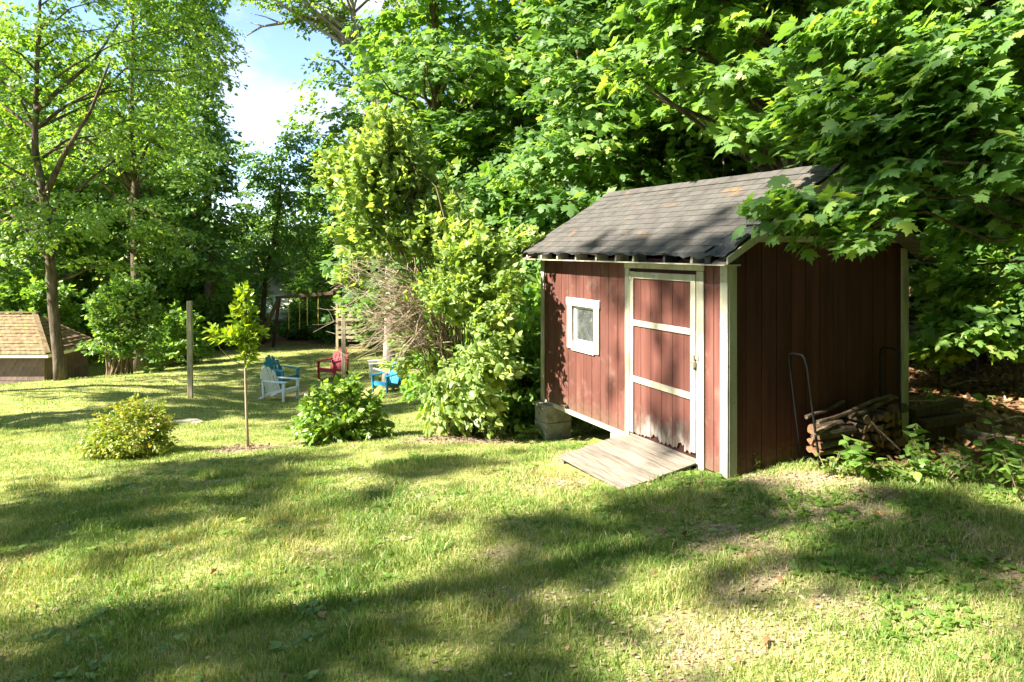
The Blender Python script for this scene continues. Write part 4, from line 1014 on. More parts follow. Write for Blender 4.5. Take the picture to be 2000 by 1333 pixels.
# near maple whose boughs hang over the shed; its trunk stands out of frame to the right
nm = Vector((6.2, 6.7, g1(6.2, 6.7)))
NL = []
for (u, v, du, dv, D_) in ((1570, 408, 80, 22, 6.2), (1655, 380, 80, 36, 6.3), (1515, 385, 45, 22, 6.4), (1720, 335, 60, 32, 6.4), (1640, 436, 80, 14, 6.1), (1930, 430, 60, 45, 7.4), (1980, 390, 60, 60, 7.0), (1880, 540, 60, 30, 8.0),
                           (1700, 255, 130, 50, 6.6), (1850, 200, 140, 70, 6.3), (1960, 300, 100, 60, 6.2), (1600, 200, 110, 45, 7.0), (1790, 110, 130, 45, 6.4), (1930, 60, 120, 60, 6.6), (1640, 60, 120, 60, 7.2)):
    q = at(u, v, D_); k = D_ / FPX; NL.append((q.x - nm.x, q.y - nm.y, q.z - nm.z, du * k, .45, dv * k))
NW = [(4.6, 3.6, 6.6, 2.3, 2.2, 1.0), (6.2, 1.8, 6.4, 2.2, 2.2, 1.2), (3.2, 2.0, 7.2, 2.0, 2.0, .9), (5.6, 5.2, 5.9, 2.0, 1.5, .9), (5.2, .2, 6.8, 2.4, 2.0, 1.0), (6.5, 6.5, 8.5, 2.8, 2.6, 1.6)]  # unseen overhead lobes, added to keep sky light off the end wall
NW = [(a - nm.x, b - nm.y, c - nm.z, d, e_, f) for a, b, c, d, e_, f in NW]
npath = [(0, 0, -.2), (.05, 0, 2), (-.05, .1, 4.5), (0, 0, 7), (.1, .1, 10)]
nmt = build_tree('maple_tree', nm, 'near maple with large dark leaves drooping over the shed roof and end wall', npath, [.22, .19, .16, .12, .04],
           NL, 330, 18, .112, 'maple_fine', 'maple', 205, limbs=30, thick=.004, L=(.4, .75), W=(.16, .3), inner=.1, droop=.3, up=.85, tilt=.26)
obj('crown', crown_mesh('crown', NW, 300, 20, .19, 'oval', 'maple', 206, path=npath, inner=.1), None, nmt)  # added unseen overhead lobes, keeping sky light off the end wall
# bright bough reaching in above the roof from a second maple
bm_ = Vector((4.2, 10.6, g1(4.2, 10.6)))
BL = [(2.4, 9.6, 5.4, 1.1, .9, .35), (1.6, 9.7, 4.75, .75, .7, .22), (3.0, 9.4, 4.6, 1.0, .8, .3), (3.4, 9.6, 3.85, .9, .6, .25), (2.4, 9.8, 6.4, 1.3, .9, .5), (3.9, 9.8, 6.0, 1.2, .8, .5), (2.9, 9.2, 3.95, .45, .4, .2), (2.2, 9.9, 7.6, 1.8, 1.2, .7)]
BL = [(a - bm_.x, b - bm_.y, c - bm_.z, d, e_, f) for a, b, c, d, e_, f in BL]
build_tree('maple_tree', bm_, 'sunlit yellow-green maple reaching its boughs over the shed ridge', [(0, 0, -.2), (0, 0, 3), (-.1, 0, 6), (-.3, -.1, 9)], [.13, .11, .08, .03],
           BL, 200, 26, .155, 'maple_fine', 'maple_bright', 207, limbs=40, L=(.5, 1.0), W=(.22, .4), inner=.1, droop=.3)

# left group -------------------------------------------------------
def pxp(base, pts, D):
    return [((u - 1000) / FPX * D - base.x, dy, CAM_H - (v - HORIZON) / FPX * D - base.z) for u, v, dy in pts]
D1 = 22.0; b1 = on(120, 21.5); D1 = b1.y
path = [(0, 0, -.3)] + pxp(b1, [(103, 590, 0), (97, 470, 0), (82, 370, 0), (68, 290, 0), (70, 180, 0), (76, 60, 0), (85, -80, 0)], D1)
lb = []
for (u, v, du, dv, dd) in ((40, 120, 110, 120, 0), (150, 60, 130, 110, 1), (20, 320, 90, 80, -.5), (150, 420, 110, 60, -1), (230, 230, 120, 90, 1), (60, 480, 90, 45, -1), (300, 90, 110, 90, 2), (-120, 200, 120, 200, 1), (100, -150, 220, 130, 1), (200, 520, 70, 30, 0)):
    q = pxp(b1, [(u, v, dd)], D1)[0]; k = D1 / FPX; lb.append((*q, du * k, du * k * .9, dv * k))
t1 = build_tree('leaning_tree', b1, 'tall airy tree with bent brown trunk beside the mossy outbuilding', path, [.165, .145, .13, .115, .095, .075, .055, .025], lb, 600, 36, .118, 'simple', 'airy', 301, limbs=50, L=(.6, 1.2), W=(.28, .5))
for pts, r in (([(90, 380, 0), (105, 345, 0), (140, 300, -.3), (200, 225, -.6), (250, 140, -1)], .11), ([(96, 420, 0), (125, 385, .2), (170, 340, .4), (225, 285, .8)], .08), ([(72, 215, 0), (110, 165, .3), (160, 110, .6), (200, 20, 1)], .09)):
    P = [Vector(q) for q in pxp(b1, pts, D1)]; obj('limb', MB().tube(P, [r * (1 - .75 * k / (len(P) - 1)) for k in range(len(P))], 7, True, .05), 'bark', t1, smooth=True)

D2 = 27.0; b2 = on(272, D2)
path = [(0, 0, -.3)] + pxp(b2, [(268, 600, 0), (263, 500, 0), (265, 400, 0), (262, 350, 0), (256, 250, 0), (258, 120, 0), (262, -60, 0)], D2)
lb = []
for (u, v, du, dv, dd) in ((260, 160, 120, 120, 0), (330, 60, 110, 100, 1), (180, 290, 90, 60, -1), (360, 300, 80, 80, 0), (290, 420, 100, 45, -1.2), (330, 470, 70, 40, 0), (280, -120, 180, 130, 0)):
    q = pxp(b2, [(u, v, dd)], D2)[0]; k = D2 / FPX; lb.append((*q, du * k, du * k * .9, dv * k))
t2 = build_tree('yard_tree', b2, 'green tree with forked straight trunk rising from the pale shrub', path, [.21, .19, .175, .165, .14, .10, .07, .03], lb, 680, 36, .128, 'simple', 'airy', 305, limbs=46)
for pts, r in (([(265, 375, 0), (235, 325, -.2), (195, 285, -.5), (150, 235, -1)], .11), ([(262, 345, 0), (285, 290, 0), (310, 240, .3)], .09), ([(264, 430, 0), (300, 410, -.5), (350, 440, -1), (395, 470, -1.5)], .06)):
    P = [Vector(q) for q in pxp(b2, pts, D2)]; obj('limb', MB().tube(P, [r * (1 - .75 * k / (len(P) - 1)) for k in range(len(P))], 7, True, .05), 'bark', t2, smooth=True)

# dense dark tree against the sky gap
b3 = on(405, 33)
k = 33 / FPX; lb = []
for (u, v, du, dv, dd) in ((392, 90, 50, 90, 0), (385, 230, 58, 70, 0), (420, 300, 55, 70, 0), (390, 370, 70, 70, -1), (430, 420, 50, 60, 0), (415, 490, 70, 50, -1), (345, 0, 80, 90, 0), (450, 150, 26, 13, 0)):
    q = pxp(b3, [(u, v, dd)], 33)[0]; lb.append((*q, du * k, du * k, dv * k))
build_tree('dark_tree', b3, 'dense dark green tree edging the gap of blue sky', [(0, 0, -.3), (.1, 0, 4), (0, 0, 9), (0, 0, 14)], [.24, .2, .13, .03], lb, 520, 36, .175, 'simple', 'maple', 311, limbs=40)
# slim tree under the sky gap
b5 = on(508, 36); k = 36 / FPX; lb = []
for (u, v, du, dv, dd) in ((548, 350, 60, 55, 0), (590, 420, 60, 60, 0), (520, 430, 50, 60, 0), (560, 500, 80, 50, 0), (500, 510, 50, 50, 0), (580, 300, 35, 25, 0), (500, 335, 45, 40, 0), (625, 330, 45, 45, 0), (540, 290, 30, 22, 0), (470, 290, 32, 28, 0), (560, 268, 40, 20, 0), (612, 268, 36, 28, 0)):
    q = pxp(b5, [(u, v, dd)], 36)[0]; lb.append((*q, du * k, du * k, dv * k))
build_tree('slim_tree', b5, 'slim leaning tree standing under the gap of blue sky', [(0, 0, -.3)] + pxp(b5, [(520, 540, 0), (535, 470, 0), (546, 400, 0), (550, 320, 0)], 36), [.13, .12, .10, .08, .02], lb, 380, 32, .155, 'simple', 'maple_bright', 315, limbs=30)

# tall tree with pale trunk and bare arching limb, behind the lilac
b6 = on(765, 21.5); k = 21.5 / FPX; lb = []
for (u, v, du, dv, dd) in ((600, 230, 40, 40, 0), (640, 150, 55, 50, 0), (690, 60, 60, 50, 1), (620, 20, 70, 40, 0), (780, 40, 70, 80, 1), (650, 300, 40, 45, 0), (800, 150, 60, 60, 2), (740, -90, 150, 80, 0), (500, -40, 110, 40, 0)):
    q = pxp(b6, [(u, v, dd)], 21.5)[0]; lb.append((*q, du * k, du * k, dv * k))
t6 = build_tree('tall_tree', b6, 'tall sparse tree with pale forked trunk and bare arching limb against the sky', [(0, 0, -.3)] + pxp(b6, [(765, 400, 0), (748, 230, 0), (735, 180, 0), (712, 120, 0), (695, 60, 0), (680, -40, 0)], 21.5),
                [.24, .20, .17, .16, .13, .10, .05], lb, 420, 30, .115, 'simple', 'airy', 321, bark='bark_pale', limbs=44, L=(.4, .9), W=(.2, .35))
for pts, r in (([(705, 110, 0), (680, 65, 0), (640, 40, .2), (590, 30, .3), (540, 38, .4), (500, 42, .5), (470, 60, .5)], .10), ([(540, 38, .4), (510, 25, .4), (480, 18, .4)], .03), ([(505, 42, .5), (485, 35, .6), (465, 30, .6)], .025),
               ([(590, 30, .3), (545, 22, .2), (515, 10, .2)], .03), ([(740, 190, 0), (715, 160, .2), (690, 150, .4), (650, 110, .6), (610, 100, .8)], .08), ([(735, 190, 0), (765, 130, .5), (775, 60, 1), (785, -30, 1)], .10)):
    P = [Vector(q) for q in pxp(b6, pts, 21.5)]; obj('limb', MB().tube(P, [r * (1 - .8 * k_ / (len(P) - 1)) for k_ in range(len(P))], 6, True, .05), 'bark_pale', t6, smooth=True)

GL = 'background maples behind the left yard trees'; LL = 'background maple partly hidden behind the trees of the left yard'
for (i, u, D, s, rz, sxy) in ((0, 165, 32, 1.05, .5, None), (1, 215, 38, 1.2, 1.7, None), (3, 325, 36, 1.15, 2.9, None), (2, 20, 33, 1.1, .9, None), (1, -60, 28, 1.0, 3.3, None), (0, 345, 44, 1.3, 4.5, .95), (2, 90, 44, 1.2, 5.3, None), (1, -150, 34, 1.1, 1.3, None)):
    forest(i, u, D, LL, s, rz, GL, sxy, 'airy')
GS = 'lower trees under the sky gap'; LS = 'lower background tree under the gap of blue sky'
for (i, u, D, s, rz, sxy) in ((3, 470, 44, .78, .3, .8), (1, 600, 46, .85, 2.1, .85), (3, 655, 42, 1.0, 4.8, .9), (0, 540, 52, .78, 1.1, .9), (2, 690, 50, 1.05, .6, None)):
    forest(i, u, D, LS, s, rz, GS, sxy, 'maple_bright')

# ------------------------------------------------------------------ shrubs
def shrub_mesh(name, lobes, n, K, size, shape, mat, seed, L=(.25, .45), W=(.1, .2), up=.55, tilt=.45, inner=.35, droop=.25):
    rng = np.random.default_rng(seed); E = lobe_points(lobes, n, rng, inner); E = E[E[:, 2] > .02]; n = len(E)
    c = np.mean([l[:3] for l in lobes], axis=0); c[2] *= .4
    D = unit(E - c + rng.normal(0, .15, (n, 3))); ln = rng.uniform(*L, n); O = E - D * ln[:, None] * .7
    V, F, A = sprays(O, D, ln, rng.uniform(*W, n), K, size, shape, rng, droop, up, np.clip(rng.normal(.5, .18, n), 0, 1), jitter=size * .3, tilt=tilt)
    m = np_mesh(name, V, F, A); m.materials.append(M[mat]); return m, E
def shrub(name, loc, label, lobes, n, K, size, shape, mat, seed, stems=14, stem_mat='stem', r=.012, cat='shrub', group=None, scale=None, rz=0, spread=.12, **kw):
    t = thing(name, loc, label, cat, rz, group, scale); m, E = shrub_mesh('foliage', lobes, n, K, size, shape, mat, seed, **kw)
    rnd = random.Random(seed); sb = MB()
    for k in range(stems):
        e = Vector(E[rnd.randrange(len(E))]); b = Vector((rnd.uniform(-spread, spread), rnd.uniform(-spread, spread), -.05))
        pts = limb_curve(b, e, rnd, 6, .25); sb.tube(pts, [r * (1 - .75 * q / 5) for q in range(6)], 5, False)
    obj('stems', sb, stem_mat, t, smooth=True)['kind'] = 'stuff'; obj('foliage', m, None, t); return t

# tall lilac beside the shed
lp = at(905, 852); DL = lp.y; k = DL / FPX; lb = []
for (u, v, du, dv, dd) in ((760, 300, 85, 75, .0), (720, 350, 75, 80, -.1), (820, 370, 85, 80, .2), (700, 440, 60, 60, 0), (790, 450, 90, 60, .1), (880, 440, 70, 60, -.2), (940, 490, 70, 65, -.7), (900, 560, 90, 50, -.6), (985, 560, 45, 55, -1.0), (965, 660, 50, 75, -1.1), (930, 720, 60, 80, -.9), (960, 620, 45, 60, -.4),
                           (880, 770, 50, 60, -.4), (960, 800, 40, 45, -.3), (680, 520, 30, 40, 0), (800, 655, 35, 22, .1), (770, 700, 34, 22, -.2), (850, 710, 36, 34, 0), (640, 330, 30, 45, .1), (1010, 470, 45, 45, 0), (760, 240, 50, 35, 0)):
    q = pxp(lp, [(u, v, dd)], DL)[0]; lb.append((*q, du * k, du * k * .8, dv * k))
lil = shrub('lilac_bush', lp, 'tall sprawling lilac with bright heart-shaped leaves beside the shed', lb, 1150, 17, .09, 'heart', 'lilac', 401, stems=60, r=.016, spread=.28, L=(.22, .45), W=(.09, .17), inner=.1)
tw = MB(); rt = random.Random(8)
def PX(u, v, dd): return Vector(pxp(lp, [(u, v, dd)], DL)[0])
for j in range(120):
    a = PX(rt.uniform(820, 900), rt.uniform(560, 700), rt.uniform(-.4, .1)); e = PX(rt.uniform(675, 800), rt.uniform(490, 690), rt.uniform(-1.0, -.2))
    pts = limb_curve(a, e, rt, 6, rt.uniform(-.15, .3)); r0 = rt.uniform(.005, .011)
    tw.tube(pts, [r0 * (1 - .7 * q / 5) for q in range(6)], 4, False)
    for w in range(4):
        s = pts[rt.randint(2, 5)]; q = s + Vector((rt.uniform(-.32, .05), rt.uniform(-.15, .15), rt.uniform(-.2, .2)))
        tw.tube([s, s.lerp(q, .5) + Vector((0, 0, rt.uniform(-.03, .03))), q], [.004, .003, .0022], 4, False)
obj('dead_twigs', tw, 'twig', lil, smooth=True)['kind'] = 'stuff'

def pxlobes(base, D, items):
    k = D / FPX; return [(*pxp(base, [(u, v, dd)], D)[0], du * k, du * k * dep, dv * k) for u, v, du, dv, dd, dep in items]
p2 = at(690, 861)
shrub('round_shrub', p2, 'rounded broad-leaved green shrub in the mulch between sapling and lilac', pxlobes(p2, p2.y, [(665, 790, 75, 55, 0, .9), (610, 820, 50, 35, -.1, .9), (715, 810, 50, 45, 0, .9), (660, 745, 45, 25, 0, .9), (640, 840, 60, 22, -.2, .8), (740, 835, 25, 22, 0, .9)]), 190, 13, .085, 'heart', 'hydrangea', 405, stems=26, r=.012, spread=.14, L=(.18, .36), W=(.09, .16), inner=.4)
p3 = at(258, 893)
shrub('spirea_bush', p3, 'small yellowish fine-leaved bush with pinkish tips alone on the lawn', pxlobes(p3, p3.y, [(255, 845, 75, 40, 0, .9), (210, 830, 35, 30, 0, .9), (300, 830, 35, 40, 0, .9), (268, 796, 36, 26, 0, .8), (225, 800, 16, 16, 0, .9), (312, 795, 14, 16, 0, .9), (195, 865, 40, 22, -.1, .9), (320, 868, 30, 20, -.1, .9)]), 620, 18, .042, 'oval', 'spirea', 407, stems=50, r=.005, spread=.12, L=(.22, .42), W=(.03, .06), up=.4, tilt=.6)
# pale shrub and companions at the left edge of the lawn
p4 = on(228, 25)
shrub('pale_shrub', p4, 'large pale grey-green shrub at the foot of the forked tree', pxlobes(p4, 25, [(240, 610, 65, 60, 0, .9), (205, 600, 40, 40, 0, .9), (275, 590, 40, 50, 0, .9), (225, 665, 48, 36, -.3, .9), (285, 660, 40, 40, -.2, .9), (240, 555, 40, 25, 0, .9)]), 400, 16, .12, 'heart', 'pale_shrub', 409, stems=30, r=.03, spread=.4, L=(.35, .6), W=(.15, .28))
p5 = on(60, 27)
shrub('bright_shrub', p5, 'yellow-green leafy shrub behind the mossy outbuilding roof', pxlobes(p5, 27, [(60, 570, 60, 30, 0, .9), (20, 560, 40, 30, 0, .9), (110, 580, 45, 30, 0, .9), (60, 620, 90, 40, 0, .9)]), 260, 16, .15, 'lobed', 'maple_bright', 411, stems=24, r=.03, spread=.4, L=(.4, .7), W=(.18, .3))
hs = None
SHG = 'shrubs of the undergrowth along the back of the lawn'; SHL = 'leafy undergrowth shrub along the shaded back edge of the lawn'
proto_shrub = None
sr = random.Random(14)
for (u, D, s) in ((345, 28, 1.0), (395, 33, 1.3), (440, 36, 1.3), (480, 38, 1.2), (590, 39, 1.0), (620, 41, 1.3), (650, 37, 1.0), (700, 36, 1.2), (740, 33, 1.1), (790, 30, 1.1), (310, 30, 1.2), (420, 43, 1.7), (660, 46, 1.8), (850, 27, 1.1), (330, 33, 1.9), (375, 37, 2.1), (440, 41, 2.2), (490, 46, 1.9), (610, 44, 1.9), (700, 41, 2.0), (280, 34, 2.0), (130, 32, 1.7), (60, 34, 1.9)):
    q = on(u, D)
    if proto_shrub is None:
        proto_shrub = shrub('undergrowth_shrub', q, SHL, [(0, 0, .9, 1.2, 1.1, .8), (.7, .2, .7, .8, .8, .6), (-.7, 0, .6, .8, .8, .5), (.1, .1, 1.6, .8, .8, .6)], 230, 16, .12, 'lobed', 'maple_bright', 421, stems=20, r=.025, spread=.3, group=SHG, L=(.35, .6), W=(.15, .28))
        proto_shrub.scale = (s, s, s)
    else: copy_thing(proto_shrub, q, sr.uniform(0, 6.2), SHL, SHG, (s, s, s))
# shrubs close behind the lilac and beside the shed's far corner
for (u, D, s, lab) in ((1025, 11.9, .85, 'dark leafy shrub wedged between the lilac and the shed corner'), (985, 13.5, 1.1, 'shrub close behind the lilac stems'), (1060, 13.6, 1.25, 'tall shrub rising behind the far end of the shed roof'), (880, 14.5, .8, 'low shrub behind the lilac on the shaded lawn')):
    copy_thing(proto_shrub, on(u, D), sr.uniform(0, 6.2), lab, None, (s, s, s * 1.15))
# young maples at the right of the shed
def sapling_tree(u, D, hgt, label, seed, mat='maple', group=None):
    b = on(u, D)
    return build_tree('maple_sapling', b, label, [(0, 0, -.1), (.05, 0, hgt * .4), (-.05, .05, hgt * .8), (0, 0, hgt)], [.028, .022, .014, .006], [(0, 0, hgt * .72, hgt * .32, hgt * .3, hgt * .3), (.2, -.2, hgt * .45, hgt * .3, hgt * .28, hgt * .16), (-.2, 0, hgt * .3, hgt * .22, hgt * .2, hgt * .1)], 75, 20, .135, 'maple', mat, seed, limbs=26, L=(.4, .75), W=(.18, .32), group=group, inner=.3)
sapling_tree(1835, 10.8, 2.6, 'young maple just past the far corner board of the shed', 501, 'maple_bright')
sapling_tree(1905, 12.2, 3.2, 'young maple with thin leaning stem over the leaf litter bank', 503)
sapling_tree(1985, 10.6, 3.0, 'young maple above the glossy weeds at the wood edge', 505)
sapling_tree(1800, 14.0, 3.4, 'young maple in deep shade behind the stacked timbers', 507)
sapling_tree(2030, 13.0, 3.6, 'young maple in shade behind the leaf litter bank', 509)
sapling_tree(1880, 15.5, 3.8, 'taller young maple far back in the shade behind the litter bank', 511)
for (u, D, hg, sd, lab) in ((1255, 14.0, 6.4, 521, 'tall young maple close behind the shed ridge by the straight dark trunk'), (1415, 13.4, 6.6, 523, 'bright young maple close behind the shed ridge'), (1335, 15.0, 7.0, 525, 'tall young maple behind the paler straight trunk'), (1600, 13.0, 6.8, 527, 'tall young maple beside the stout pale trunk'), (1090, 14.5, 6.0, 529, 'young maple over the far end of the shed roof')):
    sapling_tree(u, D, hg, lab, sd, 'maple_bright')
# slender bare trunks in the wood behind the litter bank
for (u, D, r, ln, lab) in ((1930, 13.0, .05, .25, 'thin bare leaning stem rising behind the litter bank'), (1870, 14.5, .09, .0, 'dark slender trunk in shade behind the timbers'), (1895, 16, .12, -.02, 'dark trunk deep in the shade behind the litter bank'), (1840, 17, .08, .04, 'slim dark trunk far behind the stacked timbers'), (1965, 16.5, .10, .03, 'dark slim trunk behind the young maple at the wood edge')):
    b = on(u, D); t = thing('bare_trunk', b, lab, 'tree trunk')
    obj('trunk', MB().tube([(0, 0, -.2), (-ln, 0, 1.5), (-ln * 2.2, .1, 3.5), (-ln * 3, .1, 6.5)], [r * 1.2, r, r * .85, r * .6], 8, True, .05), 'bark', t, smooth=True)
    obj('branch', MB().tube([(-ln * 2, .05, 3.1), (-ln * 2 + .4, -.2, 3.7), (-ln * 2 + .7, -.4, 4.0)], [r * .4, r * .3, r * .1], 5), 'bark', t)

# the little sapling in its mulch ring
b = at(485, 876); DS = b.y
sp_path = [(0, 0, -.05)] + pxp(b, [(481, 800, 0), (479, 720, 0), (478, 660, 0), (476, 600, 0), (478, 560, 0)], DS)
t = thing('sapling', b, 'slim young tree with yellow-green leaves staked in a mulch ring', 'sapling')
tb = MB().tube(sp_path, [.022, .019, .017, .013, .009, .005], 8, True, .05); obj('trunk', tb, 'twig', t, smooth=True)
lb_ = MB(); ends = []
for pts in ([(479, 715, 0), (455, 705, 0), (432, 680, -.05), (424, 660, -.05)], [(479, 700, 0), (468, 680, 0), (460, 665, 0)], [(479, 705, 0), (495, 680, 0), (500, 660, 0)], [(478, 725, 0), (465, 722, 0)]):
    P = pxp(b, pts, DS); lb_.tube(P, [.009 * (1 - .6 * q / (len(P) - 1)) for q in range(len(P))], 6); ends.append(P[-1])
obj('branches', lb_, 'twig', t, smooth=True)
m, E = shrub_mesh('crown', pxlobes(b, DS, [(474, 600, 22, 45, 0, 1), (475, 562, 12, 14, 0, 1), (450, 650, 26, 16, 0, 1), (500, 645, 16, 18, 0, 1), (424, 645, 14, 10, 0, 1), (490, 690, 12, 14, 0, 1), (478, 655, 24, 26, 0, 1), (410, 635, 8, 6, 0, 1)]), 105, 8, .10, 'oval', 'sapling', 431, L=(.14, .26), W=(.05, .1), up=.3, droop=.6, tilt=.4)
obj('crown', m, None, t)

# leafy plants: hosta by the pier, plants by the rack, glossy weeds, ground plants
def plant(name, loc, label, stems, size, shape, mat, seed, hgt, spread, per=5, cat='plant', group=None, up=.5):
    rng = np.random.default_rng(seed); t = thing(name, loc, label, cat, 0, group); parts = []; sb = MB(); rnd = random.Random(seed)
    for s in range(stems):
        a = rng.uniform(0, 6.28); d = np.array([math.cos(a), math.sin(a), 0]) * rng.uniform(.2, 1) * spread; h = hgt * rng.uniform(.6, 1.05)
        b0 = np.array([d[0] * .25, d[1] * .25, -.02]); tip = np.array([d[0], d[1], h])
        sb.tube([b0, b0 * .5 + tip * .5 + np.array([0, 0, .05 * h]), tip], [.006, .005, .003], 5)
        f = np.linspace(.35, 1, per); P = b0 + (tip - b0) * f[:, None]
        ang = rng.uniform(0, 6.28) + np.arange(per) * 2.4; D = np.stack([np.cos(ang), np.sin(ang), rng.uniform(-.25, .4, per)], -1)
        N = np.array([0, 0, 1.0]) * up + rng.normal(0, .3, (per, 3)); parts.append(leaves(P, D, N, size * rng.uniform(.7, 1.15, per), shape, rng))
    V, F, A = merge(parts); m = np_mesh('leaves', V, F, A); m.materials.append(M[mat]); obj('stem', sb, 'stem', t); obj('leaves', m, None, t); return t
plant('hosta', at(1000, 845), 'low hosta clump between the lilac stems and the concrete pier', 26, .17, 'oval', 'hydrangea', 601, .26, .32, 3)
plant('hosta', at(1035, 858), 'leafy clump growing against the lit face of the concrete pier', 16, .13, 'oval', 'hydrangea', 617, .22, .24, 3)
plant('hosta', at(960, 858), 'smaller leafy clump at the lilac roots', 14, .12, 'oval', 'hydrangea', 602, .2, .24, 3)
plant('broadleaf_plant', at(1685, 935), 'broad oval-leaved plant on a bent stem in front of the log rack', 5, .13, 'heart', 'maple_bright', 603, .46, .30, 8)
plant('weed', at(1625, 930), 'leafy green weed growing at the foot of the rack leg', 9, .075, 'oval', 'hydrangea', 604, .24, .2, 6)
plant('weed', at(1475, 920), 'tiny weed against the end wall boards', 5, .05, 'oval', 'hydrangea', 605, .2, .1, 5)
plant('weed', at(1745, 940), 'dark leaved weed in the bare soil right of the broad-leaved plant', 9, .09, 'heart', 'hydrangea', 606, .2, .22, 6)
plant('weed', at(1790, 905), 'upright weed with paired leaves under the stacked timbers', 4, .12, 'heart', 'maple_bright', 607, .40, .12, 7)
plant('bright_weed', at(1830, 935), 'sunlit yellow-green weed patch at the edge of the litter', 26, .075, 'lobed', 'maple_bright', 608, .30, .40, 6)
plant('bright_weed', at(1890, 940), 'spreading yellow-green weed next to the sunlit patch', 20, .07, 'oval', 'maple_bright', 609, .25, .35, 6)
plant('glossy_weed', at(1975, 955), 'tall glossy narrow-leaved weed clump at the wood edge', 14, .12, 'oval', 'hydrangea', 610, .62, .28, 11)
plant('glossy_weed', at(2010, 985), 'second tall glossy weed in front of the taller clump', 9, .11, 'oval', 'hydrangea', 611, .45, .25, 9)
plant('weed', at(1930, 800), 'bright seedling leaves in the leaf litter bank', 5, .12, 'heart', 'maple_bright', 612, .18, .25, 3)
plant('weed', at(1815, 790), 'seedling in the litter beside the shed corner board', 6, .12, 'heart', 'maple_bright', 613, .22, .3, 3)
plant('weed', at(1145, 850), 'grassy weed under the shed sill next to the concrete pier', 16, .09, 'oval', 'maple_bright', 614, .2, .3, 4)
plant('weed', at(300, 730), 'leafy plants at the foot of the pale shrub', 20, .16, 'heart', 'pale_shrub', 615, .35, .7, 4)
plant('fern', at(170, 715), 'light green fern tuft behind the leaning trunk', 22, .2, 'oval', 'airy', 616, .5, .5, 5)

# ------------------------------------------------------------------ tall trees out of frame to the left, whose crowns dapple the lawn and the shed
SHADE = [[(290, 690), (520, 650), (700, 640), (860, 680), (850, 800), (700, 850), (600, 832), (480, 802), (350, 832), (330, 772), (480, 742), (300, 746)], [(0, 815), (60, 800), (200, 793), (240, 768), (335, 768), (300, 802), (200, 812), (60, 832), (0, 834)],
         [(0, 938), (300, 898), (700, 889), (560, 925), (620, 942), (540, 965), (620, 985), (850, 960), (760, 992), (650, 1012), (690, 1036), (600, 1052), (480, 1072), (420, 1092), (270, 1132), (130, 1180), (0, 1185)],
         [(0, 1195), (230, 1180), (400, 1135), (500, 1128), (450, 1165), (375, 1195), (430, 1225), (425, 1290), (400, 1400), (0, 1400)],
         [(420, 1262), (520, 1235), (740, 1240), (810, 1262), (650, 1285), (520, 1340), (430, 1350)],
         [(720, 912), (800, 900), (990, 893), (940, 922), (830, 935), (750, 935)],
         [(1060, 1000), (1230, 985), (1330, 968), (1430, 950), (2000, 975), (2300, 1000), (2300, 1230), (2000, 1195), (1860, 1155), (1720, 1130), (1600, 1118), (1420, 1172), (1310, 1162), (1240, 1205), (1190, 1250), (1200, 1400), (1000, 1400), (1020, 1260), (960, 1185), (1000, 1105), (1040, 1062)],
         [(960, 1300), (830, 1333), (880, 1400), (1000, 1400)], [(1500, 1260), (1600, 1230), (1680, 1262), (1560, 1290)], [(700, 1080), (760, 1065), (770, 1095), (720, 1110)]]
LITP = [[(1790, 900), (1960, 895), (1960, 965), (1800, 955)], [(540, 702), (640, 700), (640, 716), (540, 718)], [(330, 714), (480, 712), (470, 728), (330, 727)], [(640, 692), (760, 690), (740, 706), (640, 708)], [(1330, 1045), (1490, 1038), (1450, 1082), (1350, 1082)], [(1170, 1092), (1330, 1082), (1260, 1115)], [(480, 1030), (590, 1022), (560, 1045), (480, 1055)], [(130, 930), (290, 918), (200, 945)], [(260, 1215), (360, 1200), (370, 1240), (270, 1260)], [(1740, 1055), (1860, 1050), (1880, 1085), (1760, 1090)], [(0, 1075), (60, 1070), (50, 1090), (0, 1095)]]
def inside(poly, u, v):
    r = np.zeros(u.shape, bool); n = len(poly); j = n - 1
    for i in range(n):
        (xi, yi), (xj, yj) = poly[i], poly[j]
        if yi != yj: r ^= ((yi > v) != (yj > v)) & (u < (xj - xi) * (v - yi) / (yj - yi) + xi)
        j = i
    return r
